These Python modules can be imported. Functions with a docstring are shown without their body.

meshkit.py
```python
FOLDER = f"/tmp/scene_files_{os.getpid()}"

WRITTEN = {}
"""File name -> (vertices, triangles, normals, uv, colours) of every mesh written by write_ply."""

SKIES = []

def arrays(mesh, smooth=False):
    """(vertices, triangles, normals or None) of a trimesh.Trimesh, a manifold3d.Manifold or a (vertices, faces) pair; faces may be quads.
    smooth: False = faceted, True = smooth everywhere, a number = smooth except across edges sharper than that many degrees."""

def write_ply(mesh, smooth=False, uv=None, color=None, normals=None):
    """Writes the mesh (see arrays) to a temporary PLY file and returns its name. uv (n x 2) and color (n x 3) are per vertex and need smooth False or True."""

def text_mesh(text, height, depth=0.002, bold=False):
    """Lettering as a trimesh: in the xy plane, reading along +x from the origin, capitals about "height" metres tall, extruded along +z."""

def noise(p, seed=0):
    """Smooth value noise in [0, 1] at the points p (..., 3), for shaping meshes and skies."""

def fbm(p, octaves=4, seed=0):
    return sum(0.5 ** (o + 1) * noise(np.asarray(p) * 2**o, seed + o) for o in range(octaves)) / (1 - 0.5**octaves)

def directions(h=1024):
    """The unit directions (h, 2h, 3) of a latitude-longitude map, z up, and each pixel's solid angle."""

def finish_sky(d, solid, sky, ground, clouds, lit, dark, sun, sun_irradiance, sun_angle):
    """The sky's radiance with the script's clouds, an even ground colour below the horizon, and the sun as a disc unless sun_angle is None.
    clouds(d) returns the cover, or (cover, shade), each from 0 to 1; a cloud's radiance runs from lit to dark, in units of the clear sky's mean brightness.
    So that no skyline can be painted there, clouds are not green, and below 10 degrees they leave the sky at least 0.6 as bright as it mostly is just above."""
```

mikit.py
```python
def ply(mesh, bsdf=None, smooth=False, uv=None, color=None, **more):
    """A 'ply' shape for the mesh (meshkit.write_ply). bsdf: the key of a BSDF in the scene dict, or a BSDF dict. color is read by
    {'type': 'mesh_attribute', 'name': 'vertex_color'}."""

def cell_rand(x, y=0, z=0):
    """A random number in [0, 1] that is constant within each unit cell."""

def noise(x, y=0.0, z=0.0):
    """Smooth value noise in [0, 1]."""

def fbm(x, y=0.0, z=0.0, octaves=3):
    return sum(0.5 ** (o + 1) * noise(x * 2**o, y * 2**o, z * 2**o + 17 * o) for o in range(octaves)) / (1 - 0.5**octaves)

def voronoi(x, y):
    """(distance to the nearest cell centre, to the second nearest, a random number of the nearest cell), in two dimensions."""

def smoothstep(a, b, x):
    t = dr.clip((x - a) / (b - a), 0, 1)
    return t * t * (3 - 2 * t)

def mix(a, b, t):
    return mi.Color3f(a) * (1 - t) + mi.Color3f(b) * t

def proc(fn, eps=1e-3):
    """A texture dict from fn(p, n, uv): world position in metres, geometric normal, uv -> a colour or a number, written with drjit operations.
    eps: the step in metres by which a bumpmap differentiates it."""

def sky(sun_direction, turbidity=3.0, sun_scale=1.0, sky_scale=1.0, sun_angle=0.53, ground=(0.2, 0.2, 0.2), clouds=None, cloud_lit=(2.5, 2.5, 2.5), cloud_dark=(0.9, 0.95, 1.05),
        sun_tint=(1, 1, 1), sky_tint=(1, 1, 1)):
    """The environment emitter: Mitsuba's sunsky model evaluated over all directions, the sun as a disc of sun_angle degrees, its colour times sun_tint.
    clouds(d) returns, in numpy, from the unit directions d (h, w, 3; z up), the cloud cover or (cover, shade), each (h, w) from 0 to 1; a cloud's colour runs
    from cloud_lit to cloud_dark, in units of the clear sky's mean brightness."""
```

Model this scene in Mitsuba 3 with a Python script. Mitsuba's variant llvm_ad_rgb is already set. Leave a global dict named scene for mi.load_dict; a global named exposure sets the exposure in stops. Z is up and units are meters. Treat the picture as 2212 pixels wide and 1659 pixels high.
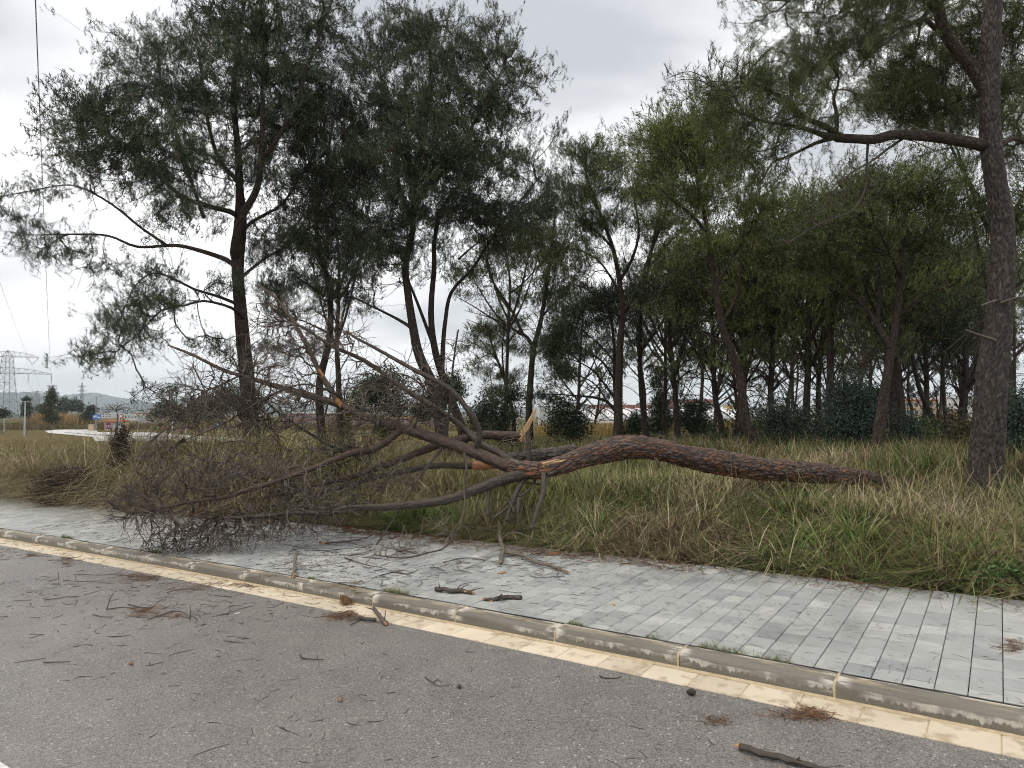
import math
import numpy as np
import trimesh
import mitsuba as mi
import mikit
import meshkit
import drjit as dr
from scipy.spatial import cKDTree
from mikit import noise, fbm, voronoi, cell_rand, smoothstep, mix, proc

T = mi.ScalarTransform4f
scene, labels = {}, {}

# ------------------------------------------------------------------ camera, sky, exposure
EYE = 1.72
PITCH = math.atan(104 / 2840)
CP, SP = math.cos(PITCH), math.sin(PITCH)
scene['camera'] = {'type': 'perspective', 'fov': 2 * math.degrees(math.atan(2048 / 2840)), 'fov_axis': 'x',
                   'near_clip': 0.05, 'far_clip': 30000.0,
                   'to_world': T().look_at(origin=[0, 0, EYE], target=[0, CP, EYE + SP], up=[0, 0, 1]),
                   'medium': {'type': 'ref', 'id': 'air'}}


def cloud_cover(d):
    """Overcast: a closed layer of soft lit and grey patches, the same character all round."""
    el = np.maximum(d[..., 2], 0.02)
    q = np.stack([d[..., 0] / (el + 0.35), d[..., 1] / (el + 0.35), d[..., 2] * 1.5], -1)
    a = meshkit.fbm(q * 1.5 + 3.1, 4, 5)
    b = meshkit.fbm(q * np.array([2.2, 4.0, 2.2]) + 9.7, 5, 11)
    shade = np.clip(0.15 + (a - 0.36) * 2.2 + (b - 0.5) * 2.0 - 0.45 * np.exp(-(d[..., 2] / 0.28) ** 2), 0, 1)
    return np.ones_like(shade), shade


SKY_LIT, SKY_DARK = (1.95, 1.94, 1.95), (0.86, 0.90, 0.97)
scene['sky'] = mikit.sky([-0.36, -0.2, 0.91], turbidity=3, sun_scale=0.165, sun_angle=48, clouds=cloud_cover,
                         cloud_lit=SKY_LIT, cloud_dark=SKY_DARK)
exposure = 2.9

# ------------------------------------------------------------------ helpers
FU = 2840 * 2212 / 4096          # focal length in the 2212 pixel wide measuring picture


def ray(u, v):
    q = -(np.asarray(v, float) - 829.5) / FU
    x = (np.asarray(u, float) - 1106) / FU
    return np.stack([x, CP - SP * q, SP + CP * q + 0 * x], -1)


def at(u, v, y):
    """World point seen at (u, v) whose forward distance is y metres."""
    d = ray(u, v)
    return np.array([0, 0, EYE]) + d * (np.asarray(y, float) / d[..., 1])[..., None]


def sstep(a, b, x):
    t = np.clip((x - a) / (b - a), 0, 1)
    return t * t * (3 - 2 * t)


KA = math.radians(34.5)
LX, NX = np.array([-math.cos(KA), math.sin(KA)]), np.array([math.sin(KA), math.cos(KA)])


def kerb_n(s):
    s = np.asarray(s, float)
    c = np.clip(s, -2, 14)
    return 4.8533 + 0.0321 * c - 0.00219 * c * c + (s - c) * np.where(s > 0, -0.0292, 0.0409)


def plane_z(x, y):
    return 0.0301 * x + 0.0042 * y


def road_xy(s, o):
    s = np.asarray(s, float)
    return s[..., None] * LX + (kerb_n(s) + o)[..., None] * NX


def road_pt(s, o, dz=0.0):
    p = road_xy(s, np.asarray(o, float))
    return np.concatenate([p, (plane_z(p[..., 0], p[..., 1]) + dz)[..., None]], -1)


def to_so(x, y):
    s = x * LX[0] + y * LX[1]
    return s, x * NX[0] + y * NX[1] - kerb_n(s)


def terrain(x, y):
    x, y = np.asarray(x, float), np.asarray(y, float)
    d = np.hypot(x, y)
    w = sstep(18, 130, d)
    far = -3.0 + np.clip(0.02 * x, -1.35, 2.2) - np.clip(0.018 * (d - 130), 0, 6) * sstep(-70, 0, x) - np.clip((d - 700) * 0.012, 0, 18)
    p3 = np.stack([x, y, 0 * x], -1)
    z = (plane_z(x, y)) * (1 - w) + far * w
    s, o = to_so(x, y)
    mound = (meshkit.fbm(p3 * 0.35, 3, 2) - 0.4) * 0.5
    z = z + 0.5 * np.exp(-((s - 16.0) / 5.0) ** 2 - ((o - 5.4) / 1.9) ** 2)
    z = z + mound * sstep(2.9, 6.0, o) * (1 - sstep(40, 80, d)) + 0.02
    z = z + (meshkit.fbm(p3 * 0.02, 3, 8) - 0.5) * 0.7 * sstep(60, 200, d)
    return z - 0.42 * (1 - sstep(2.3, 2.75, o)) * (1 - sstep(60, 90, d))


def gz(x, y):
    return float(terrain(np.array([x]), np.array([y]))[0])


def hit(u, v, dz=0.0, sheet='terrain'):
    """Where the sight line through (u, v) meets the ground."""
    d = ray(u, v)
    lo, hi, t = 1.0, None, 2.0
    f = lambda t: EYE + d[2] * t - dz - (plane_z(d[0] * t, d[1] * t) if sheet == 'plane' else gz(d[0] * t, d[1] * t))
    while f(t) > 0 and t < 2500:
        lo, t = t, t * 1.08
    hi = t
    for _ in range(40):
        m = 0.5 * (lo + hi)
        lo, hi = (m, hi) if f(m) > 0 else (lo, m)
    return np.array([0, 0, EYE]) + d * hi


def on(x, y, dz=0.0):
    return np.array([x, y, gz(x, y) + dz])


def key_for(name):
    if name not in scene and name not in labels:
        return name
    k = 1
    while f'{name}_{k:03d}' in scene or f'{name}_{k:03d}' in labels:
        k += 1
    return f'{name}_{k:03d}'


def thing(name, label, cat, group=None, kind=None):
    key = key_for(name)
    labels[key] = {'label': label, 'category': cat}
    if group:
        labels[key]['group'] = group
    if kind:
        labels[key]['kind'] = kind
    return key


def part(parent, name, mesh, bsdf, smooth=False, uv=None, color=None, label=None, kind=None):
    key = key_for(f'{parent}__{name}')
    scene[key] = mikit.ply(mesh, bsdf, smooth=smooth, uv=uv, color=color)
    if label or kind:
        labels[key] = {}
        if label:
            labels[key]['label'] = label
        if kind:
            labels[key]['kind'] = kind
    return key


def single(name, label, cat, mesh, bsdf, smooth=False, uv=None, color=None, group=None, kind=None):
    key = thing(name, label, cat, group, kind)
    scene[key] = mikit.ply(mesh, bsdf, smooth=smooth, uv=uv, color=color)
    return key


def struct(name, mesh, bsdf, smooth=False, uv=None, color=None, kind='structure'):
    scene[name] = mikit.ply(mesh, bsdf, smooth=smooth, uv=uv, color=color)
    labels[name] = {'kind': kind}
    return name


def unit(a):
    return a / np.maximum(np.linalg.norm(a, axis=-1, keepdims=True), 1e-12)


def join(meshes):
    """[(v, f)] -> (v, f)"""
    at_, vs, fs = 0, [], []
    for v, f in meshes:
        vs.append(v)
        fs.append(f + at_)
        at_ += len(v)
    return np.vstack(vs), np.vstack(fs)


def box(c, size, rot=0.0):
    b = trimesh.creation.box(size)
    v, f = np.array(b.vertices), np.array(b.faces)
    co, si = math.cos(rot), math.sin(rot)
    v = v @ np.array([[co, si, 0], [-si, co, 0], [0, 0, 1]])
    return v + np.asarray(c, float), f


def frames(d):
    ref = np.where(np.abs(d[..., 2:3]) > 0.9, np.array([1.0, 0, 0]), np.array([0, 0, 1.0]))
    a = unit(np.cross(d, ref))
    return a, np.cross(d, a)


def prisms(p0, p1, r0, r1, k=3):
    """One k-sided frustum per edge."""
    p0, p1 = np.atleast_2d(p0), np.atleast_2d(p1)
    n = len(p0)
    r0, r1 = np.broadcast_to(r0, n), np.broadcast_to(r1, n)
    d = unit(p1 - p0)
    a, b = frames(d)
    an = np.arange(k) * 2 * np.pi / k
    ring = a[:, None] * np.cos(an)[None, :, None] + b[:, None] * np.sin(an)[None, :, None]
    v = np.concatenate([p0[:, None] + ring * r0[:, None, None], p1[:, None] + ring * r1[:, None, None]], 1)
    i = np.arange(k)
    j = (i + 1) % k
    f = np.concatenate([np.stack([i, j, j + k], 1), np.stack([i, j + k, i + k], 1)])
    if k >= 4:
        f = np.concatenate([f, np.array([[k, k + m, k + m + 1] for m in range(1, k - 1)]), np.array([[0, m + 1, m] for m in range(1, k - 1)])])
    return v.reshape(-1, 3), (f[None] + (np.arange(n) * 2 * k)[:, None, None]).reshape(-1, 3)


def resample(pts, step, extra=None):
    """Catmull-Rom through the points, at about step metres; extra columns ride along."""
    pts = np.asarray(pts, float)
    if extra is not None:
        pts = np.hstack([pts, np.asarray(extra, float).reshape(len(pts), -1)])
    q = np.vstack([2 * pts[0] - pts[1], pts, 2 * pts[-1] - pts[-2]])
    out = []
    for i in range(len(pts) - 1):
        a, b, c, d = q[i:i + 4]
        m = max(1, int(round(np.linalg.norm((c - b)[:3]) / step)))
        t = (np.arange(m) / m)[:, None]
        out.append(0.5 * (2 * b + (c - a) * t + (2 * a - 5 * b + 4 * c - d) * t ** 2 + (3 * b - a - 3 * c + d) * t ** 3))
    out.append(pts[-1:])
    return np.vstack(out)


def tube(pts, r, k, warp=None, cap=True):
    """Ring tube with uv in metres (length, round). warp(uv metres) -> radius offset."""
    pts, r = np.asarray(pts, float), np.asarray(r, float)
    d = unit(np.gradient(pts, axis=0))
    a = [frames(d[:1])[0][0]]
    for i in range(1, len(pts)):
        x = a[-1] - d[i] * np.dot(a[-1], d[i])
        a.append(x / np.linalg.norm(x))
    a = np.array(a)
    b = np.cross(d, a)
    s = np.r_[0, np.cumsum(np.linalg.norm(np.diff(pts, axis=0), axis=1))]
    an = np.arange(k + 1) * 2 * np.pi / k
    uu = np.broadcast_to(s[:, None], (len(pts), k + 1))
    rr = np.broadcast_to(r[:, None], (len(pts), k + 1)).copy()
    off = warp(uu, an[None] + 0 * uu, rr) if warp else 0
    rr = rr + off
    v = pts[:, None] + (a[:, None] * np.cos(an)[None, :, None] + b[:, None] * np.sin(an)[None, :, None]) * rr[..., None]
    uv = np.stack([uu, an[None] * r.mean() + 0 * uu], -1)
    n = len(pts)
    g = np.arange(n * (k + 1)).reshape(n, k + 1)
    f = np.concatenate([np.stack([g[:-1, :-1], g[:-1, 1:], g[1:, 1:]], -1).reshape(-1, 3), np.stack([g[:-1, :-1], g[1:, 1:], g[1:, :-1]], -1).reshape(-1, 3)])
    v, uv = v.reshape(-1, 3), uv.reshape(-1, 2)
    if cap:
        for row, c, fl in ((g[0], pts[0], 1), (g[-1], pts[-1], 0)):
            v = np.vstack([v, c[None]])
            uv = np.vstack([uv, uv[row[0]][None]])
            i = len(v) - 1
            t = np.stack([row[:-1], row[1:], np.full(k, i)], 1)
            f = np.vstack([f, t[:, ::-1] if fl else t])
    return v, f, uv


def seam_normals(v, f, k, rows):
    pass


def tri_color(c, n):
    return np.repeat(np.asarray(c, float), n, axis=0)


def vcol(rough=None):
    return {'type': 'mesh_attribute', 'name': 'vertex_color'}


def rgb(*c):
    return {'type': 'rgb', 'value': list(c)}


def two(b):
    return {'type': 'twosided', 'bsdf': b}


# ------------------------------------------------------------------ materials
def m_plain(name, c, rough=0.8, spec=0.3):
    scene[name] = two({'type': 'principled', 'base_color': rgb(*c), 'roughness': rough, 'specular': spec})


def asphalt_color(p, n, uv):
    a, b, r = voronoi(p.x * 130, p.y * 130)
    a2, b2, r2 = voronoi(p.x * 45, p.y * 45)
    big = fbm(p.x * 0.6, p.y * 0.6, 0.0, 3)
    mid = fbm(p.x * 5, p.y * 5, 3.0, 3)
    v = 0.155 + 0.13 * (r - 0.5) + 0.075 * (r2 - 0.5) * smoothstep(0.5, 0.2, a2) + 0.05 * (big - 0.5) + 0.045 * (mid - 0.5)
    v = dr.select(r2 > 0.96, v + 0.15 * smoothstep(0.4, 0.2, a2), v)
    v = dr.maximum(v, 0.02)
    return mi.Color3f(v * 1.04, v * 0.985, v * 0.94)


def asphalt_bump(p, n, uv):
    a, b, r = voronoi(p.x * 110, p.y * 110)
    return (1 - a) * (0.5 + r)


def asphalt_rough(p, n, uv):
    return 0.36 + 0.22 * fbm(p.x * 2, p.y * 2, 1.0, 3)


scene['asphalt'] = two({'type': 'bumpmap', 'arbitrary': proc(asphalt_bump, 2e-3), 'scale': 0.0012,
                        'bsdf': {'type': 'principled', 'base_color': proc(asphalt_color), 'roughness': proc(asphalt_rough), 'specular': 0.5}})


def paver_color(p, n, uv):
    """uv.x is the paver's own tone."""
    f1 = fbm(p.x * 9, p.y * 9, uv.x * 40, 3)
    f2 = noise(p.x * 160, p.y * 160, 2.0)
    st = smoothstep(0.55, 0.8, fbm(p.x * 1.3, p.y * 1.3, 7.0, 3))
    t = uv.x
    c = mix((0.25, 0.267, 0.272), (0.415, 0.432, 0.42), t)
    return c * (0.80 + 0.32 * f1 + 0.12 * (f2 - 0.5)) * (1 - 0.22 * st)


scene['paver'] = two({'type': 'principled', 'base_color': proc(paver_color), 'roughness': 0.52, 'specular': 0.45})


def joint_color(p, n, uv):
    f = noise(p.x * 60, p.y * 60, 0.0)
    return mix((0.025, 0.021, 0.018), (0.07, 0.055, 0.04), f)


scene['joint_sand'] = two({'type': 'diffuse', 'reflectance': proc(joint_color)})


def kerb_color(p, n, uv):
    """uv = (metres along the kerb, metres up its profile); white lime bloom below the rounded edge and beside the joints."""
    s, h = uv.x, uv.y
    blk = dr.floor(s + 0.14)
    ph = s + 0.14 - blk
    f = fbm(s * 7, h * 30, blk * 3.7, 4)
    streak = fbm(s * 26, h * 9, blk, 3)
    fine = noise(s * 220, h * 220, 0.0)
    base = mix((0.122, 0.114, 0.098), (0.195, 0.182, 0.155), fbm(s * 3, h * 12, 2.0, 3))
    base = mix(base, (0.30, 0.265, 0.19), smoothstep(0.13, 0.2, h) * smoothstep(0.35, 0.65, f))
    edge = 0.088 + 0.03 * (fbm(s * 5, blk * 9.0, 0.0, 3) - 0.5)
    low = 0.062 + 0.05 * (fbm(s * 60, h * 4, blk * 5.0, 3) - 0.5) + 0.03 * (fbm(s * 9, 3.0, blk, 2) - 0.5)
    band = smoothstep(low - 0.008, low + 0.006, h) * smoothstep(edge + 0.006, edge - 0.004, h)
    bloom = band * (0.25 + 0.75 * smoothstep(0.40, 0.60, streak * 0.5 + f * 0.5)) * smoothstep(0.30, 0.5, fbm(s * 2.3, 7.0, blk, 2))
    near = smoothstep(0.11, 0.02, dr.minimum(ph, 1 - ph)) * smoothstep(0.03, 0.06, h) * smoothstep(0.42, 0.56, f)
    top = smoothstep(0.215, 0.26, h) * smoothstep(0.42, 0.52, f)
    w = dr.minimum(dr.maximum(dr.maximum(bloom * 0.75, near * 0.85), top * 0.9), 1)
    c = mix(base, (0.56, 0.54, 0.49), w)
    return c * (0.9 + 0.2 * fine)


scene['kerb_stone'] = two({'type': 'principled', 'base_color': proc(kerb_color), 'roughness': 0.6, 'specular': 0.35})


def gutter_color(p, n, uv):
    f = fbm(p.x * 4, p.y * 4, uv.x * 30, 4)
    g = fbm(p.x * 14, p.y * 14, 5.0, 3)
    c = mix((0.52, 0.45, 0.33), (0.68, 0.62, 0.50), f)
    c = mix(c, (0.33, 0.26, 0.17), smoothstep(0.5, 0.85, g) * 0.7)
    return c * (0.82 + 0.28 * uv.x)


scene['gutter_stone'] = two({'type': 'principled', 'base_color': proc(gutter_color), 'roughness': 0.55, 'specular': 0.4})


def mortar_color(p, n, uv):
    f = fbm(p.x * 30, p.y * 30, p.z * 30, 3)
    return mix((0.36, 0.28, 0.17), (0.60, 0.53, 0.38), f)


scene['mortar'] = two({'type': 'diffuse', 'reflectance': proc(mortar_color)})


def paint_color(p, n, uv):
    f = fbm(p.x * 40, p.y * 40, 0.0, 3)
    return mi.Color3f(0.45 + 0.35 * f)


scene['road_paint'] = two({'type': 'principled', 'base_color': proc(paint_color), 'roughness': 0.5})


def earth_color(p, n, uv):
    f = fbm(p.x * 0.9, p.y * 0.9, 0.0, 4)
    g = fbm(p.x * 14, p.y * 14, 4.0, 3)
    far = fbm(p.x * 0.03, p.y * 0.03, 9.0, 3)
    c = mix((0.10, 0.078, 0.042), (0.17, 0.145, 0.070), f)
    c = mix(c, (0.075, 0.085, 0.035), smoothstep(0.45, 0.6, far) * 0.6)
    return c * (0.7 + 0.6 * g)


scene['earth'] = two({'type': 'diffuse', 'reflectance': proc(earth_color)})


def hill_color(p, n, uv):
    f = fbm(p.x * 0.004, p.y * 0.004, p.z * 0.01, 4)
    g = fbm(p.x * 0.03, p.y * 0.03, 1.0, 3)
    return mix((0.022, 0.042, 0.05), (0.06, 0.078, 0.075), smoothstep(0.35, 0.7, f * 0.6 + g * 0.4))


scene['hill_scrub'] = two({'type': 'diffuse', 'reflectance': proc(hill_color)})


def bark_color(p, n, uv):
    """Furrowed pine bark; uv in metres along and round the stem."""
    wx = fbm(uv.x * 6, uv.y * 14, 1.0, 2)
    a, b, r = voronoi(uv.x * 9 + wx, uv.y * 24 + wx * 1.4)
    crack = smoothstep(0.0, 0.22, b - a)
    f = fbm(uv.x * 40, uv.y * 40, 3.0, 3)
    c = mix((0.036, 0.028, 0.023), (0.082, 0.063, 0.052), r)
    c = mix(c, (0.12, 0.108, 0.098), smoothstep(0.62, 0.8, f) * 0.5)
    return c * (0.55 + 0.45 * crack) * (0.7 + 0.6 * f)


def bark_bump(p, n, uv):
    wx = fbm(uv.x * 6, uv.y * 14, 1.0, 2)
    a, b, r = voronoi(uv.x * 9 + wx, uv.y * 24 + wx * 1.4)
    return smoothstep(0.0, 0.3, b - a) * (0.6 + 0.4 * r)


scene['pine_bark'] = two({'type': 'bumpmap', 'arbitrary': proc(bark_bump, 4e-3), 'scale': 0.02,
                          'bsdf': {'type': 'principled', 'base_color': proc(bark_color), 'roughness': 0.85, 'specular': 0.25}})
scene['bark_tinted'] = two({'type': 'principled', 'base_color': vcol(), 'roughness': 0.62, 'specular': 0.4})
scene['leaf'] = two({'type': 'principled', 'base_color': vcol(), 'roughness': 0.55, 'specular': 0.3})
scene['blade'] = two({'type': 'diffuse', 'reflectance': vcol()})
scene['twig'] = two({'type': 'diffuse', 'reflectance': vcol()})
m_plain('galvanised_steel', (0.20, 0.21, 0.23), 0.5, 0.5)
m_plain('pale_steel', (0.42, 0.43, 0.44), 0.5, 0.5)
m_plain('white_wall', (0.55, 0.55, 0.54))
m_plain('grey_wall', (0.42, 0.42, 0.41))
m_plain('beige_wall', (0.48, 0.38, 0.27))
m_plain('brick_wall', (0.22, 0.125, 0.10))
m_plain('red_cladding', (0.27, 0.12, 0.105))
m_plain('tile_roof', (0.40, 0.13, 0.06))
m_plain('roof_white', (0.70, 0.71, 0.72))
m_plain('roof_grey', (0.40, 0.41, 0.43))
m_plain('window_glass', (0.06, 0.075, 0.09), 0.15, 0.6)
m_plain('sign_blue', (0.03, 0.15, 0.50), 0.4)
m_plain('sign_white', (0.75, 0.75, 0.75), 0.4)
m_plain('sign_red', (0.55, 0.03, 0.03), 0.4)
m_plain('yellow_paint', (0.42, 0.32, 0.10), 0.5)
m_plain('graffiti_purple', (0.17, 0.05, 0.13), 0.6)
m_plain('graffiti_grey', (0.36, 0.37, 0.38), 0.6)
m_plain('graffiti_white', (0.72, 0.70, 0.72), 0.6)
m_plain('graffiti_black', (0.05, 0.05, 0.06), 0.6)
m_plain('cloth_lime', (0.22, 0.50, 0.06), 0.9)
m_plain('cloth_maroon', (0.20, 0.02, 0.03), 0.9)
m_plain('cloth_dark', (0.03, 0.04, 0.035), 0.9)
m_plain('skin', (0.42, 0.26, 0.19), 0.6)
m_plain('far_paving', (0.44, 0.44, 0.43), 0.35)
m_plain('timber', (0.30, 0.24, 0.17), 0.8)

# ------------------------------------------------------------------ setting: ground, hills
def ground_sheet():
    az = np.r_[np.linspace(-56, 56, 240), np.linspace(56, 304, 50)[1:-1]]
    az = np.radians(az)
    r = np.r_[0.6, np.geomspace(0.9, 9000, 230)]
    A, R = np.meshgrid(az, r)
    x, y = R * np.sin(A), R * np.cos(A)
    z = terrain(x, y)
    v = np.stack([x, y, z], -1).reshape(-1, 3)
    n, m = len(r), len(az)
    g = np.arange(n * m).reshape(n, m)
    h = np.roll(g, -1, 1)
    f = np.concatenate([np.stack([g[:-1], h[:-1], h[1:]], -1).reshape(-1, 3), np.stack([g[:-1], h[1:], g[1:]], -1).reshape(-1, 3)])
    v = np.vstack([v, [[0, 0, v[0, 2]]]])
    f = np.vstack([f, np.stack([g[0], np.full(m, len(v) - 1), h[0]], 1)])
    return v, f[:, ::-1]


struct('ground', ground_sheet(), 'earth', smooth=True)


def hill(name, prof, dist, depth, seed, rough):
    """A range of hills: ridge heights given as (u, v) seen points, at dist metres, sloping away on both sides."""
    prof = np.array(prof, float)
    us = np.linspace(prof[0, 0], prof[-1, 0], 260)
    vs = np.interp(us, prof[:, 0], prof[:, 1])
    crest = at(us, vs, dist)
    rows = []
    for k, t in enumerate(np.linspace(-1, 1, 23)):
        p = crest.copy()
        p[:, :2] *= (1 + t * depth / dist)
        prof_t = 1 - abs(t) ** 1.25
        base = -70.0
        nz = (meshkit.fbm(np.stack([us * 0.02 + seed, us * 0 + t * 2.5, us * 0], -1), 4, seed) - 0.5)
        p[:, 2] = base + (crest[:, 2] - base) * prof_t + nz * rough * (1 if abs(t) > 0.02 else 0.25)
        rows.append(p)
    v = np.array(rows)
    n, m = v.shape[:2]
    g = np.arange(n * m).reshape(n, m)
    f = np.concatenate([np.stack([g[:-1, :-1], g[:-1, 1:], g[1:, 1:]], -1).reshape(-1, 3), np.stack([g[:-1, :-1], g[1:, 1:], g[1:, :-1]], -1).reshape(-1, 3)])
    struct(name, (v.reshape(-1, 3), f), 'hill_scrub', smooth=True)


hill('far_hills', [(-500, 866), (-150, 850), (100, 862), (200, 846), (280, 862), (340, 872), (400, 862), (520, 858), (700, 874), (900, 880), (1100, 878), (1300, 884), (1700, 882), (2400, 880)], 5600, 900, 3, 70)
hill('blue_hills', [(-500, 830), (-200, 838), (0, 849), (55, 850), (110, 854), (150, 864), (200, 883), (235, 893), (300, 897), (420, 897)], 4200, 900, 5, 70)
hill('blue_hills_right', [(120, 902), (170, 893), (190, 884), (225, 882), (270, 879), (300, 866), (325, 874), (380, 880), (480, 888), (560, 886), (700, 892), (900, 893), (1150, 896)], 3600, 800, 9, 50)
hill('wooded_ridge', [(-300, 878), (-80, 884), (0, 888), (25, 891), (45, 899), (75, 906), (90, 906), (120, 900), (155, 896), (200, 893), (260, 896), (330, 900), (450, 899), (600, 901)], 1500, 350, 12, 16)

# ------------------------------------------------------------------ road, gutter, kerb, pavement
GUT0, GUT1, KERB0, PAVE0, PAVE1 = -0.445, -0.192, -0.187, 0.0, 2.42
ROADZ = -0.112


def strip(s, offs, dzs):
    s = np.asarray(s, float)
    v = np.array([[road_pt(si, o, dz) for o, dz in zip(offs, dzs)] for si in s]).reshape(-1, 3)
    n, m = len(s), len(offs)
    g = np.arange(n * m).reshape(n, m)
    f = np.concatenate([np.stack([g[:-1, :-1], g[1:, 1:], g[:-1, 1:]], -1).reshape(-1, 3), np.stack([g[:-1, :-1], g[1:, :-1], g[1:, 1:]], -1).reshape(-1, 3)])
    return v, f


SR = np.r_[np.linspace(-14, 60, 150)]
struct('road', strip(SR, [-9.0, -6.5, -4.0, -2.0, -1.0, GUT0], [ROADZ - 0.06, ROADZ - 0.02, ROADZ + 0.01, ROADZ, ROADZ, ROADZ]), 'asphalt')
key = thing('road_line', 'white painted line on the asphalt at the lower left corner of the photo', 'road marking')
scene[key] = mikit.ply(strip(np.linspace(3.9, 40, 60), [-3.47, -3.36, -3.305], [ROADZ + 0.008, ROADZ + 0.008, ROADZ + 0.0075]), 'road_paint')

rng = np.random.default_rng(7)


def bevel_box(s0, s1, o0, o1, z0, z1, bev):
    """Stone block on the road frame, chamfered along its top edges."""
    out = []
    for dz, b in ((z0, 0), (z1 - bev, 0), (z1, bev)):
        for s, o in ((s0 + b, o0 + b), (s1 - b, o0 + b), (s1 - b, o1 - b), (s0 + b, o1 - b)):
            out.append(road_pt(s, o, dz))
    f = [[8, 10, 9], [8, 11, 10]]
    for k in (0, 4):
        for i in range(4):
            j = (i + 1) % 4
            f += [[k + i, k + 4 + j, k + j], [k + i, k + 4 + i, k + 4 + j]]
    return np.array(out), np.array(f)


# gutter tiles
key = thing('gutter', 'row of cream stone gutter tiles between the asphalt and the kerb', 'gutter')
far_tiles = []
for i in range(-16, 120):
    s0 = i * 0.3335 + 0.03
    m = bevel_box(s0 + 0.003, s0 + 0.3335 - 0.003, GUT0 + 0.002, GUT1 + rng.normal(0, 0.001), ROADZ - 0.08, ROADZ + 0.006 + rng.normal(0, 0.0012), 0.004)
    uv = np.full((12, 2), rng.uniform(0, 1))
    if i * 0.3335 < 13:
        part(key, 'tile', m, 'gutter_stone', uv=uv)
    else:
        far_tiles.append((m, uv))
part(key, 'far_tiles', join([m for m, _ in far_tiles]), 'gutter_stone', uv=np.vstack([u for _, u in far_tiles]), kind='stuff', label='far gutter tiles running on out of sight')
part(key, 'mortar', strip(SR, [GUT0 + 0.004, GUT1 + 0.02], [ROADZ + 0.0035, ROADZ + 0.0035]), 'mortar')
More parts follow.
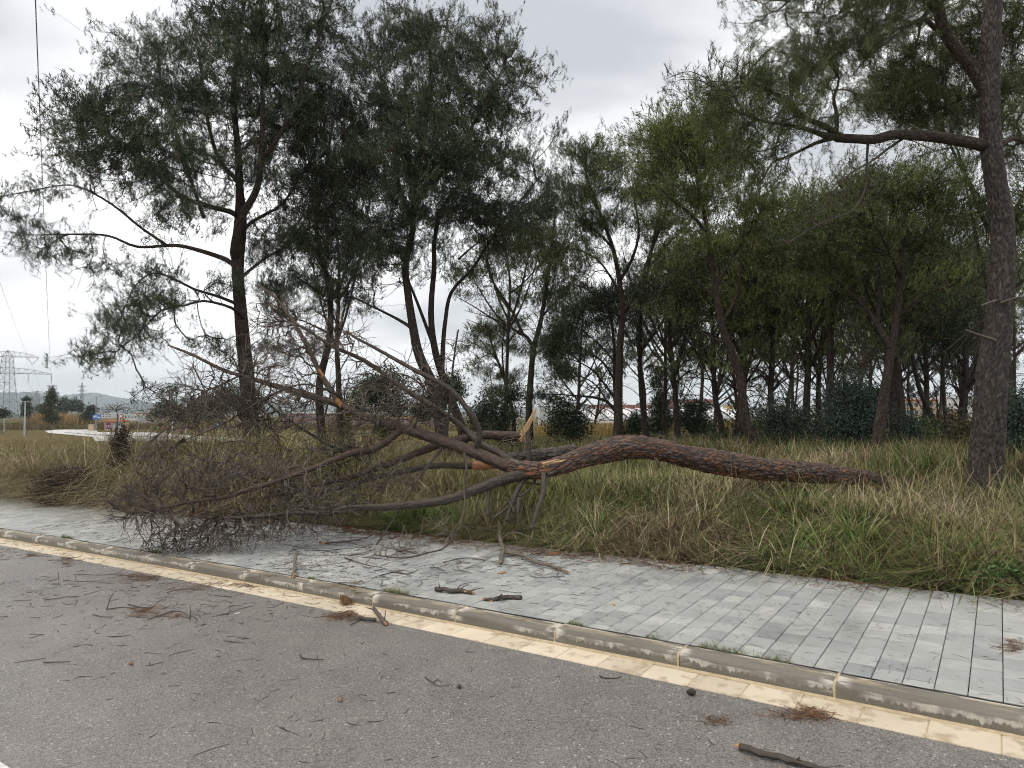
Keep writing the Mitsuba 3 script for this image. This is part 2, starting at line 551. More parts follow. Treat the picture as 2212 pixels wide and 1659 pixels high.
# ragged mortar fillet at the foot of the kerb
sf = np.linspace(-5, 30, 900)
vv = np.array([[road_pt(s, GUT1 - 0.012 - 0.014 * meshkit.fbm(np.array([s * 9, 0, 0]), 3, 1), ROADZ + 0.0075), road_pt(s, GUT1 - 0.004, ROADZ + 0.013 + 0.008 * meshkit.noise(np.array([s * 13, 5, 0]))), road_pt(s, KERB0 + 0.006, ROADZ + 0.018)] for s in sf]).reshape(-1, 3)
g = np.arange(len(vv)).reshape(-1, 3)
part(key, 'mortar_fillet', (vv, np.concatenate([np.stack([g[:-1, :-1], g[1:, 1:], g[:-1, 1:]], -1).reshape(-1, 3), np.stack([g[:-1, :-1], g[1:, :-1], g[1:, 1:]], -1).reshape(-1, 3)])), 'mortar', smooth=True)

# kerb blocks
key = thing('kerb', 'grey concrete kerb of long rounded blocks between gutter and pavement', 'kerb')
arc = np.radians(np.linspace(0, 90, 7))
RK = 0.035
prof = [(KERB0 + 0.004, -0.2), (KERB0 + 0.004, ROADZ), (KERB0 + 0.001, -0.06)] + [(KERB0 + RK - RK * math.cos(a), -RK + RK * math.sin(a) + 0.002) for a in arc] + [(-0.05, 0.003), (-0.004, 0.0), (-0.004, -0.06)]
prof = np.array(prof)
hgt = np.r_[0, np.cumsum(np.linalg.norm(np.diff(prof, axis=0), axis=1))] - (0.2 + ROADZ)


def kerb_block(s0, s1, jo, jz):
    ss = np.r_[s0, s0 + 0.004, np.linspace(s0, s1, 8)[1:-1], s1 - 0.004, s1]
    v, uv = [], []
    for i, s in enumerate(ss):
        ins = 0.004 if i in (0, len(ss) - 1) else 0
        for (o, z), h in zip(prof, hgt):
            v.append(road_pt(s, o + jo + ins * (o < -0.15), z + jz - ins * (z > -0.03)))
            uv.append((s, h))
    n, m = len(ss), len(prof)
    g = np.arange(n * m).reshape(n, m)
    f = np.concatenate([np.stack([g[:-1, :-1], g[:-1, 1:], g[1:, 1:]], -1).reshape(-1, 3), np.stack([g[:-1, :-1], g[1:, 1:], g[1:, :-1]], -1).reshape(-1, 3)])
    caps = [[g[0, 0], g[0, k + 1], g[0, k]] for k in range(1, m - 1)] + [[g[-1, 0], g[-1, k], g[-1, k + 1]] for k in range(1, m - 1)]
    return (np.array(v), np.vstack([f, caps])[:, ::-1]), np.array(uv)


mort = []
for i in range(-6, 45):
    s0 = i + 0.863 - 0.0
    m, uv = kerb_block(s0 + 0.007, s0 + 0.993, rng.normal(0, 0.003), rng.normal(0, 0.0025))
    part(key, 'kerb_block', m, 'kerb_stone', smooth=40, uv=None) if False else part(key, 'kerb_block', m, 'kerb_stone', smooth=True, uv=uv)
    q = prof * 1.0
    mm = np.array([road_pt(s, o + 0.004, z - 0.005) for s in (s0 - 0.008, s0 + 0.008) for o, z in q])
    mn = len(prof)
    ff = np.array([[k, k + 1, k + mn + 1] for k in range(mn - 1)] + [[k, k + mn + 1, k + mn] for k in range(mn - 1)])
    mort.append((mm, ff))
part(key, 'mortar', join(mort), 'mortar', kind='stuff', label='sandy mortar in the kerb joints')

# pavement: bed and pavers
key = struct('pavement', strip(SR, [-0.02, PAVE1 + 0.35], [-0.02, -0.02]), 'joint_sand')
pav = []
COLW = 1 / 6.0
for c in range(-24, 210):
    s0 = c * COLW + 0.02
    o = 0.004 + (0.10 if c % 2 else 0.0) * 1.0
    first = True
    o = 0.004
    while o < PAVE1 - 0.02:
        ln = rng.choice([0.10, 0.2]) if first else 0.2
        first = False
        o1 = min(o + ln, PAVE1 + rng.uniform(-0.01, 0.02))
        if o1 - o > 0.04:
            near = rng.uniform(0, 1)
            tone = np.clip(rng.choice([0.15, 0.35, 0.5, 0.62, 0.8, 0.92], p=[.10, .2, .26, .24, .13, .07]) + rng.normal(0, 0.05) + 0.05 * (o > 1.6), 0, 1)
            gj = 0.0027
            z1 = rng.normal(0, 0.0012)
            m = bevel_box(s0 + gj, s0 + COLW - gj, o + gj * 1.5, o1 - gj * 1.5, -0.05, z1, 0.004)
            cen = m[0].mean(0)
            pav.append((np.hypot(cen[0], cen[1]) + (100 if cen[1] < 3.2 or abs(cen[0]) > 0.78 * cen[1] else 0), m, np.full((12, 2), tone)))
        o = o1
pav.sort(key=lambda a: a[0])
for d, m, uv in pav[:300]:
    part(key, 'paver', m, 'paver', uv=uv)
part(key, 'far_pavers', join([m for _, m, _ in pav[300:]]), 'paver', uv=np.vstack([u for _, _, u in pav[300:]]), kind='stuff', label='smaller looking pavers farther along the pavement')
# ------------------------------------------------------------------ growing trees
def jitter_path(p0, d0, p2, m, rng, curl):
    dist = np.linalg.norm(p2 - p0)
    p1 = p0 + d0 * dist * 0.45
    t = (np.arange(1, m + 1) / m)[:, None]
    q = (1 - t) ** 2 * p0 + 2 * t * (1 - t) * p1 + t * t * p2
    if m > 1:
        q[:-1] += rng.normal(0, curl * dist / m ** 0.5 * 0.5, (m - 1, 3))
    return q


def grow(limbs, targets, rng, step=0.25, curl=0.08, allow=0.0, rtip=0.004, power=2.3, nb=14, straight=0.6):
    """Twigs from the limbs to every target. limbs: list of (points, radii, first part of the length that stays bare).
    Returns the grown edges (p0, p1, r0, r1) and the tips with their directions."""
    pos, dirs, par, ok = [], [], [], []
    for pts, r, bare in limbs:
        d = unit(np.gradient(pts, axis=0))
        n = len(pts)
        for i in range(n):
            pos.append(pts[i]); dirs.append(d[i]); par.append(-1); ok.append(i >= bare * (n - 1))
    ns = len(pos)
    P = np.array(pos)
    okx = np.array(ok)
    dmin = cKDTree(P[okx]).query(targets)[0]
    order = np.argsort(dmin)
    targets = targets[order]
    tips = []
    for batch in np.array_split(targets, nb):
        if not len(batch):
            continue
        idx = np.flatnonzero(ok)
        P = np.array(pos)[idx]
        D = np.array(dirs)[idx]
        k = min(14, len(idx))
        dist, j = cKDTree(P).query(batch, k=k)
        dist, j = dist.reshape(len(batch), k), j.reshape(len(batch), k)
        cosv = np.einsum('tkj,tkj->tk', unit(batch[:, None] - P[j]), D[j])
        best = np.argmin(dist * (1 + straight * (1 - cosv)), 1)
        for t, bi in enumerate(best):
            a = idx[j[t, bi]]
            m = max(1, int(math.ceil(dist[t, bi] / step)))
            q = jitter_path(pos[a], dirs[a], batch[t], m, rng, curl)
            prev = a
            for x in q:
                dd = x - pos[prev]
                l = math.sqrt(dd @ dd) + 1e-9
                pos.append(x); dirs.append(dd / l); par.append(prev); ok.append(True)
                prev = len(pos) - 1
            tips.append(prev)
    n = len(pos)
    acc = np.zeros(n)
    acc[tips] += 1
    par_l = par
    for i in range(n - 1, ns - 1, -1):
        acc[par_l[i]] += acc[i]
    P, D = np.array(pos), np.array(dirs)
    par = np.array(par)
    r = rtip * np.maximum(acc, 1) ** (1 / power)
    e = np.arange(ns, n)
    pr = par[e]
    r0 = np.where(pr < ns, r[e] * 1.25, np.minimum(r[pr], r[e] * 1.6))
    tip_at = np.empty(len(tips), int)
    tip_at[order] = tips
    return P[pr], P[e], r0, r[e], P[tip_at], D[tip_at]


def tufts(tips, dirs, rng, per, spread, needles, length, width, up=0.75):
    """Needle brushes round the twig tips: (vertices, faces, brush number of each vertex)."""
    n = len(tips) * per
    c = np.repeat(tips, per, 0) - np.repeat(dirs, per, 0) * rng.uniform(0, spread * 1.3, (n, 1)) + rng.normal(0, spread * 0.5, (n, 3))
    a = unit(np.repeat(dirs, per, 0) * 0.55 + rng.normal(0, 0.30, (n, 3)) + np.array([0, 0, up]))
    m = n * needles
    c, a = np.repeat(c, needles, 0), np.repeat(a, needles, 0)
    x, y = frames(a)
    ph, th = rng.uniform(0, 2 * np.pi, (m, 1)), rng.uniform(0.25, 0.85, (m, 1))
    d = a * np.cos(th) + (x * np.cos(ph) + y * np.sin(ph)) * np.sin(th)
    side = unit(np.cross(d, rng.normal(0, 1, (m, 3))))
    base = c - a * rng.uniform(0, 1.9, (m, 1)) * length
    tip = base + d * (length * rng.uniform(0.75, 1.15, (m, 1)))
    v = np.stack([base - side * width / 2, base + side * width / 2, tip], 1).reshape(-1, 3)
    return v, np.arange(m * 3).reshape(-1, 3), np.repeat(np.arange(n), needles * 3)


GREENS = {'dark': ((0.032, 0.048, 0.028), (0.105, 0.138, 0.072)),
          'mid': ((0.050, 0.070, 0.026), (0.155, 0.190, 0.062)),
          'light': ((0.070, 0.096, 0.028), (0.215, 0.260, 0.070))}


def lobes_to_points(lobes, d, n, rng, shell=0.36, deep=1.0, clump=0.0):
    """Random points in leaf masses given by (u, v, half width, half height[, depth shift[, weight]])."""
    w = np.array([l[2] * l[3] * (l[5] if len(l) > 5 else 1.0) for l in lobes])
    cnt = np.maximum((w / w.sum() * n).astype(int), 3)
    out = []
    for l, k in zip(lobes, cnt):
        dd = d + (l[4] if len(l) > 4 else 0.0)
        kc = max(1, k // 22)
        q = unit(rng.normal(0, 1, (kc, 3))) * rng.uniform(0, 1, (kc, 1)) ** shell
        if clump:
            rad = np.array([l[2], min(l[2], l[3] * 1.6), l[3]]) * dd / FU * 1.2
            q = q[rng.integers(0, kc, k)] + rng.normal(0, 1, (k, 3)) * np.array([.42, .42, .26]) * clump / rad
        else:
            q = unit(rng.normal(0, 1, (k, 3))) * rng.uniform(0, 1, (k, 1)) ** shell
        q[:, 2] = np.where(q[:, 2] < -0.15, q[:, 2] * rng.uniform(0.2, 1, k), q[:, 2])
        c = at(l[0], l[1], dd)
        s = dd / FU
        dep = min(l[2], l[3] * 1.6) * s * deep
        out.append(c + q * np.array([l[2] * s, dep, l[3] * s]) * 1.2)
    return np.vstack(out)


def limb(pts, d, r0, r1, step=0.3, wob=0.0, rng=None):
    """pts: (u, v[, depth shift]) -> 3D path and radii."""
    p = np.array([at(q[0], q[1], d + (q[2] if len(q) > 2 else 0.0)) for q in pts])
    s = np.r_[0, np.cumsum(np.linalg.norm(np.diff(p, axis=0), axis=1))]
    rr = r0 + (r1 - r0) * (s / s[-1]) ** 0.8
    q = resample(p, step, rr)
    return q[:, :3], q[:, 3]


def pine(label, d, trunk, limbs, lobes, n, green='mid', per=5, needles=11, nlen=0.15, nwid=0.015, r0=0.2, r1=0.04, seed=1, group=None,
         bare=0.25, deep=1.0, step=0.3, shell=0.38, tint=1.0, root=True, twig_col=(0.045, 0.037, 0.031), trunk_warp=None, k=12, spread=0.14, bare_share=0.22, clump=1.0):
    """A standing pine: trunk, one part per limb, fine branches, needle crown."""
    rng = np.random.default_rng(seed)
    key = thing('pine_tree', label, 'pine tree', group)
    tp, tr = limb(trunk, d, r0, r1, 0.25)
    if root:   # carry the trunk down into the ground with a flared foot
        x, y = tp[0, :2]
        zg = gz(x, y)
        if tp[0, 2] > zg - 0.1:
            dirn = unit(tp[0] - tp[min(4, len(tp) - 1)])
            m = max(3, int((tp[0, 2] - zg + 0.25) / 0.25))
            ext = tp[0] + dirn * np.linspace((tp[0, 2] - zg + 0.25), (tp[0, 2] - zg + 0.25) / m, m)[:, None] / max(-dirn[2], 0.5)
            tp = np.vstack([ext, tp])
            tr = np.r_[np.full(m, tr[0]) * np.linspace(1.25, 1.0, m) ** 1.0, tr]
    v, f, uv = tube(tp, tr, k, trunk_warp)
    part(key, 'trunk', (v, f), 'pine_bark', smooth=True, uv=uv)
    sk = [(tp, tr, bare)]
    for L in limbs:
        lp, lr = limb(L[0], d, L[1], L[2], 0.25)
        bx = L[3] if len(L) > 3 else 0.15
        v, f, uv = tube(lp, lr, 7 if L[1] < 0.12 else 10)
        part(key, 'limb', (v, f), 'pine_bark', smooth=True, uv=uv)
        sk.append((lp, lr, bx))
    tg = lobes_to_points(lobes, d, n, rng, shell, deep, clump)
    low = [(l[0] + rng.normal(0, l[2] * .3), l[1] + l[3] * rng.uniform(.5, 1.3), l[2] * .9, l[3] * .6, l[4] if len(l) > 4 else 0.0, 1.0) for l in lobes]
    tg = np.vstack([tg, lobes_to_points(low, d, int(n * bare_share), rng, .5, deep)])
    nleaf = len(lobes_to_points(lobes, d, n, np.random.default_rng(0), shell, deep, clump))
    p0, p1, a0, a1, tips, td = grow(sk, tg, rng, step=step, rtip=0.0042)
    tips, td = tips[:nleaf], td[:nleaf]
    v, f = prisms(p0, p1, a0, a1, 3)
    part(key, 'branches', (v, f), 'twig', color=np.tile(np.array(twig_col), (len(v), 1)), kind='stuff')
    v, f, b = tufts(tips, td, rng, per, spread, needles, nlen, nwid)
    lo, hi = (np.array(c) for c in GREENS[green])
    nb = b.max() + 1
    cen = v[::3 * needles][:nb]
    t = np.clip(meshkit.fbm(cen * 0.8, 2, seed) * 1.3 - 0.25 + rng.normal(0, 0.16, nb), 0, 1)
    col = (lo + (hi - lo) * t[:, None]) * tint
    brown = rng.uniform(0, 1, nb) > 0.98
    col[brown] = np.array([0.13, 0.085, 0.04])
    part(key, 'crown', (v, f), 'leaf', color=col[b])
    return key


def flip_pts(pts, c):
    return [(2 * c - p[0],) + tuple(p[1:]) for p in pts]


# the two big pines behind the fallen tree, left
A_L = [
    ([(509, 557), (506, 547, -.2), (512, 506, -.4), (526, 461, -.5), (554, 410, -.7), (564, 342, -.9), (567, 239, -1.0), (567, 170, -1.0), (572, 60, -.8)], 0.13, 0.03, 0.5),
    ([(564, 342, -.9), (581, 328, -1), (615, 273, -1.2), (643, 219, -1.3), (660, 154, -1.4), (684, 96, -1.4), (700, 20, -1.2)], 0.075, 0.025, 0.2),
    ([(517, 590), (519, 560, .3), (526, 478, .5), (519, 410, .8), (506, 383, 1), (478, 352, 1.2), (455, 290, 1.5), (440, 200, 1.5), (430, 110, 1.5)], 0.12, 0.03, 0.3),
    ([(516, 470), (499, 458, -.5), (444, 444, -1.2), (393, 424, -1.7), (342, 379, -2), (290, 335, -2), (239, 294, -2.1), (190, 250, -2)], 0.085, 0.02, 0.2),
    ([(512, 580), (489, 561, .2), (427, 540, .6), (376, 530, 1), (297, 533, 1.2), (232, 509, 1.4), (147, 506, 1.4), (60, 508, 1.4)], 0.08, 0.015, 0.3),
    ([(360, 530, 1), (301, 489, .9), (260, 455, .7), (219, 427, .5), (154, 400, .4), (68, 412, .4), (8, 424, .3)], 0.045, 0.012, 0.45),
    ([(520, 660), (470, 640, -.6), (420, 625, -1), (370, 600, -1.3), (330, 590, -1.5), (290, 620, -1.6), (255, 700, -1.7)], 0.05, 0.012, 0.3),
    ([(528, 690), (500, 665, -1), (440, 650, -1.5), (400, 660, -1.8), (350, 670, -1.9), (300, 720, -2), (250, 760, -2)], 0.05, 0.012, 0.3),
    ([(516, 500), (560, 470, .8), (610, 440, 1.2), (650, 380, 1.5), (690, 340, 1.7)], 0.06, 0.02, 0.2),
    ([(520, 600), (570, 560, 1), (620, 530, 1.6), (660, 500, 2), (690, 480, 2)], 0.05, 0.02, 0.2),
    ([(440, 470, 1), (410, 380, 1.6), (380, 280, 2), (350, 180, 2), (340, 110, 2)], 0.06, 0.02, 0.2),
]
A_LOBES = [(60, 408, 55, 26, .4, .55), (85, 440, 50, 20, .4, .35), (70, 500, 58, 40, 1.4, .9), (135, 545, 70, 45, 1.4, .8), (180, 600, 55, 35, 1.4, .5), (215, 420, 60, 25, .5, .25),
           (165, 255, 50, 45, -2, 1), (160, 310, 55, 45, -2, 1), (215, 225, 55, 40, -1.6, 1), (260, 120, 38, 50, 1.2, 1), (245, 340, 90, 60, -2, 1), (300, 250, 80, 70, -1, 1.1), (215, 380, 60, 40, -2.4, .7),
           (350, 160, 60, 85, 1.6, 1), (400, 80, 55, 60, 1.5, 1), (430, 180, 80, 90, 1.0, 1), (480, 60, 70, 70, 0, 1), (540, 20, 90, 90, -1, 1), (560, 130, 90, 80, -1.2, 1), (640, 40, 80, 90, -1.3, .9),
           (690, 60, 60, 100, -.5, .8), (650, 180, 80, 90, .5, .9), (370, 330, 90, 60, -1, 1), (340, 400, 80, 45, -1.7, .9), (440, 380, 80, 60, 1, .8), (570, 260, 80, 70, 1.2, 1), (650, 300, 75, 70, 1.4, .9),
           (650, 420, 70, 60, 1.6, .8), (400, 480, 70, 45, -1.6, .6), (330, 450, 50, 40, -1.2, .4), (600, 500, 80, 55, 1.8, .8), (300, 640, 80, 60, -1.7, .8), (245, 700, 42, 40, -1.8, .8), (250, 765, 48, 38, -2, .9), (320, 720, 65, 50, -1.9, .6),
           (420, 610, 60, 40, -1, .4), (450, 720, 60, 50, -1, .35), (620, 590, 60, 45, 1.9, .7), (345, 830, 60, 30, -1, .5), (330, 570, 45, 40, -1, .4), (430, 200, 190, 150, 0, .35), (590, 260, 150, 190, 0, .45), (300, 320, 140, 90, 0, .35), (690, 250, 60, 150, .6, .8), (610, 420, 110, 90, .6, .5)]
pine('tall spreading pine at the left, its low limb reaching out over the power lines', 20.0,
     [(553, 1010), (543, 933), (533, 813), (523, 711), (516, 625), (512, 570), (513, 520, .2), (518, 440, .5), (514, 330, .6), (505, 200, .6), (520, 60, .4), (540, -60)],
     A_L, A_LOBES, 7000, 'dark', per=5, needles=10, r0=0.27, r1=0.03, seed=11, bare=0.55, k=18, nwid=0.0150, nlen=.105, spread=.14, shell=.36)

B_L = [
    ([(893, 500), (885, 455), (866, 420, .5), (820, 385, .9), (780, 330, 1.1), (760, 260, 1.2)], 0.09, 0.02, 0.2),
    ([(893, 470), (900, 420, -.6), (940, 390, -1), (980, 340, -1.3), (1010, 290, -1.5), (1050, 220, -1.6), (1090, 140, -1.6)], 0.09, 0.02, 0.3),
    ([(999, 1000, .6), (999, 933, .6), (969, 848, .6), (941, 762, .5), (931, 677, .4), (938, 574, .2), (938, 523, 0), (955, 450, -.3), (990, 400, -.6), (1040, 330, -.8)], 0.17, 0.03, 0.6),
    ([(955, 800, .6), (957, 750, .8), (962, 694, 1), (975, 632, 1.1), (1020, 581, 1.3), (1047, 540, 1.5), (1085, 478, 1.7), (1122, 437, 1.8), (1160, 390, 1.8)], 0.085, 0.02, 0.5),
    ([(893, 711), (860, 690, .5), (800, 660, 1), (750, 640, 1.2), (700, 650, 1.4)], 0.06, 0.012, 0.4),
    ([(934, 740, .4), (900, 650, .5), (880, 600, .7), (870, 560, .9), (830, 500, 1.1), (780, 470, 1.2)], 0.06, 0.015, 0.3),
    ([(890, 420), (905, 330), (925, 240), (930, 150), (925, 60)], 0.10, 0.02, 0.1),
    ([(866, 420, .5), (850, 330, .9), (835, 240, 1), (820, 150, 1)], 0.06, 0.02, 0.2),
    ([(990, 560, 1.2), (1040, 520, 1.6), (1100, 500, 2), (1170, 470, 2)], 0.035, 0.012, 0.3),
]
B_LOBES = [(925, 70, 50, 65, 0, 1), (860, 95, 60, 55, .6, 1), (985, 100, 45, 70, -.6, 1), (1050, 100, 42, 75, -1.3, 1), (800, 130, 60, 60, 1, 1), (1115, 160, 34, 60, -1.6, .9), (1085, 230, 60, 60, -1.5, 1),
           (940, 190, 80, 70, -1, 1), (840, 220, 85, 80, 0, 1), (1000, 240, 80, 75, -1.5, 1), (770, 260, 55, 80, 1, .9), (900, 320, 90, 70, -1.8, 1), (1030, 330, 80, 60, -1.8, 1), (820, 350, 80, 65, -.5, 1), (1120, 300, 45, 45, .6, .5),
           (1165, 320, 40, 50, 1.7, .55), (1180, 400, 38, 55, 1.8, .65), (1120, 420, 65, 55, 1.8, .8), (1170, 470, 40, 35, 2, .55), (960, 420, 90, 55, -1.5, .9), (1050, 430, 70, 55, -.8, .8), (770, 430, 70, 55, 1.2, .9), (850, 450, 70, 45, -1, .7),
           (760, 510, 60, 45, 1.2, .9), (830, 540, 70, 40, 1.2, .8), (1000, 500, 60, 40, .8, .6), (1090, 520, 60, 35, 1.8, .6), (900, 560, 50, 30, -.5, .4), (760, 600, 60, 35, 1.4, .5), (1060, 590, 40, 25, 1.6, .25), (980, 560, 40, 25, 1.2, .3), (930, 250, 180, 200, 0, .45), (900, 420, 170, 110, 0, .45), (740, 330, 40, 170, .5, .8), (820, 560, 100, 70, 0, .5), (1060, 440, 110, 90, 0, .4)]
pine('tall dense pine left of centre with two dark trunks rising from one foot', 21.0,
     [(975, 1010), (955, 943), (941, 848), (907, 772), (893, 711), (880, 625), (876, 574), (890, 506), (893, 437), (888, 400), (880, 330), (885, 250)],
     B_L, B_LOBES, 7200, 'dark', per=5, needles=10, r0=0.22, r1=0.03, seed=12, bare=0.6, k=16, nwid=0.0150, nlen=.105, spread=.14, shell=.36)

pine('slim straight pine trunk seen between the two big left pines', 24.5,
     [(694, 1000), (694, 931), (690, 833), (711, 735), (714, 654), (704, 589), (688, 540), (685, 470), (700, 380), (720, 260)],
     [([(711, 720), (670, 700, .6), (640, 690, .8), (600, 700, 1)], 0.05, 0.015, .3), ([(714, 654), (740, 600), (760, 540)], 0.06, 0.02, .2), ([(690, 545), (640, 500, .5), (610, 470, .8)], 0.07, 0.02, .2), ([(700, 640), (660, 610, -1), (620, 590, -1.4)], 0.05, 0.02, .2)],
     [(680, 470, 90, 70), (640, 560, 80, 60, .5), (740, 560, 60, 60), (700, 380, 70, 80), (610, 610, 60, 45, 1), (640, 660, 60, 45, .8, .8), (600, 745, 55, 40, .6, .8), (660, 760, 45, 30, 0, .5), (730, 640, 60, 40, -.5, .7), (720, 280, 60, 70)],
     1800, 'dark', per=5, needles=10, nwid=0.0150, nlen=.105, spread=.14, shell=.38, r0=0.17, r1=0.04, seed=13, bare=0.5)

# centre and right: the grove
pine('slender pine right of centre that forks low, in front of the vaulted shed', 32.0,
     [(1145, 965), (1143, 882), (1148, 800), (1153, 752), (1170, 684), (1187, 574), (1195, 500), (1200, 450)],
     [([(1153, 752), (1140, 730), (1129, 721), (1109, 677), (1085, 640), (1061, 602), (1050, 560)], 0.09, 0.03, .3), ([(1127, 722), (1090, 700), (1061, 686), (1020, 660), (986, 641)], 0.06, 0.015, .3),
      ([(1170, 684), (1210, 640), (1240, 600), (1260, 570)], 0.06, 0.02, .2), ([(1109, 677), (1130, 610), (1140, 560)], .05, .02, .2)],
     [(1110, 540, 70, 45), (1060, 580, 60, 35, 0, .6), (1190, 530, 60, 50), (1150, 500, 70, 40), (1240, 560, 45, 40), (1010, 620, 40, 20, 0, .4), (1100, 620, 60, 25, 0, .4), (1190, 620, 40, 50)],
     1000, 'mid', per=6, needles=10, nlen=0.12, nwid=0.018, spread=.2, shell=.38, r0=0.19, r1=0.04, seed=21, bare=0.5)
pine('low light green pine standing behind the forked slender pine', 38.0,
     [(1112, 960), (1107, 890), (1090, 820), (1068, 760), (1050, 700)],
     [([(1090, 820), (1085, 760), (1090, 700)], .06, .02, .2), ([(1075, 780), (1050, 750), (1035, 730)], .05, .02, .2)],
     [(1075, 700, 42, 40), (1050, 745, 40, 35), (1100, 745, 40, 40), (1045, 800, 40, 30, 0, .7), (1025, 780, 22, 18), (1095, 810, 40, 30, 0, .6), (1060, 850, 60, 25, 0, .4)],
     600, 'mid', per=6, needles=10, nlen=0.12, nwid=0.018, spread=.22, r0=0.13, r1=0.04, seed=22, bare=0.3)
pine('straight dark pine just behind the highest part of the fallen trunk', 28.0,
     [(1335, 1000), (1335, 950), (1338, 779), (1344, 677), (1338, 608), (1325, 540), (1300, 470), (1270, 390), (1262, 340)],
     [([(1338, 690), (1380, 620), (1400, 560), (1430, 480), (1450, 400)], .10, .03, .3), ([(1341, 640), (1320, 600, .6), (1290, 560, .9), (1250, 540, 1.2), (1215, 540, 1.4)], .06, .02, .3),
      ([(1338, 608), (1365, 560, -.6), (1380, 500, -.9), (1370, 430, -1)], .08, .03, .2), ([(1344, 690), (1300, 650, -.8), (1260, 620, -1.2), (1220, 610, -1.6)], .05, .015, .4),
      ([(1325, 540), (1300, 510, .4), (1250, 470, .8), (1230, 420, 1)], .06, .02, .2), ([(1342, 700), (1400, 660, .6), (1450, 640, 1), (1500, 600, 1.2)], .05, .015, .4)],
     [(1270, 330, 32, 35), (1235, 340, 28, 35), (1320, 340, 40, 40), (1280, 400, 55, 45), (1360, 400, 55, 45), (1230, 420, 40, 50), (1420, 400, 55, 50), (1310, 460, 70, 40, 0, .7), (1250, 500, 50, 40, 0, .8), (1400, 480, 60, 40, 0, .7),
      (1230, 580, 45, 35, 0, .6), (1290, 560, 50, 30, 0, .4), (1420, 560, 60, 35, 0, .5), (1480, 600, 45, 30, 0, .5)],
     1700, 'mid', per=6, needles=10, nlen=0.12, nwid=0.0175, spread=.2, shell=.38, r0=0.215, r1=0.035, seed=23, bare=0.5)
pine('low branching pine beside the straight dark pine, its bare limbs arching down to the left', 30.0,
     [(1352, 985), (1348, 940), (1332, 890), (1328, 820), (1327, 760), (1322, 700), (1310, 650)],
     [([(1331, 890), (1323, 880), (1311, 867), (1280, 858), (1246, 855), (1208, 852)], .085, .02, .3), ([(1327, 860), (1310, 835, .3), (1280, 800, .5), (1245, 780, .7), (1205, 770, .8)], .06, .015, .3),
      ([(1328, 820), (1300, 780, -.4), (1270, 760, -.6), (1220, 730, -.8)], .06, .015, .3), ([(1327, 780), (1290, 740, .5), (1250, 710, .8), (1210, 700, 1)], .05, .015, .3), ([(1311, 867), (1290, 835), (1260, 815), (1225, 812)], .045, .012, .3)],
     [(1225, 700, 45, 35), (1185, 740, 45, 40), (1240, 745, 50, 30, 0, .8), (1190, 800, 42, 30), (1170, 850, 40, 25, 0, .6), (1280, 680, 45, 35, 0, .8), (1240, 650, 40, 30, 0, .7), (1300, 640, 40, 35)],
     950, 'dark', per=6, needles=10, nlen=0.12, nwid=0.0175, spread=.2, shell=.38, r0=0.13, r1=0.04, seed=24, bare=0.6)
pine('thin leaning pine just right of the straight dark pine', 30.0,
     [(1402, 980), (1396, 940), (1386, 848), (1382, 745), (1386, 660), (1400, 580), (1420, 480), (1440, 400)],
     [([(1384, 760), (1420, 710), (1450, 660), (1480, 600)], .06, .02, .3), ([(1386, 660), (1360, 600), (1345, 540)], .05, .02, .3), ([(1400, 580), (1440, 530), (1490, 480), (1520, 420)], .06, .02, .2)],
     [(1480, 560, 55, 35), (1520, 430, 55, 45), (1440, 400, 55, 50), (1460, 300, 45, 40), (1500, 340, 45, 45), (1430, 500, 60, 40), (1500, 640, 45, 30), (1420, 640, 40, 30, 0, .5)],
     950, 'light', per=6, needles=10, nlen=0.12, nwid=0.0175, spread=.2, shell=.38, r0=0.15, r1=0.04, seed=25, bare=0.5)
pine('pine with a pale curving reddish trunk, right of centre', 21.0,
     [(1655, 1010), (1642, 981), (1630, 955), (1618, 929), (1608, 900), (1605, 875), (1600, 820), (1585, 770), (1562, 711), (1545, 620), (1531, 512), (1507, 393), (1495, 300)],
     [([(1545, 620), (1580, 560, .4), (1630, 480, .8), (1660, 420, 1)], .07, .02, .3), ([(1560, 700), (1590, 640), (1600, 570), (1610, 480)], .06, .02, .3), ([(1531, 512), (1500, 470, -.4), (1450, 430, -.8), (1420, 400, -1)], .06, .02, .3),
      ([(1550, 650), (1510, 610, .5), (1470, 590, .8), (1420, 570, 1)], .045, .015, .4), ([(1507, 393), (1540, 340), (1560, 300)], .05, .02, .2), ([(1575, 745), (1540, 730), (1500, 710), (1470, 690)], .04, .012, .4)],
     [(1500, 250, 45, 45), (1445, 270, 45, 40), (1385, 300, 45, 40, 1), (1550, 290, 45, 50), (1500, 320, 70, 45), (1420, 350, 60, 45, .5), (1590, 330, 45, 50), (1460, 420, 60, 40, 0, .7), (1540, 400, 60, 45, 0, .8), (1630, 420, 45, 45), (1600, 480, 45, 35, 0, .8),
      (1480, 520, 50, 30, 0, .4), (1430, 580, 45, 25, 0, .3)],
     1700, 'light', per=6, needles=10, nlen=0.11, nwid=0.0145, spread=.18, shell=.38, r0=0.17, r1=0.035, seed=26, bare=0.55, twig_col=(.09, .075, .06))
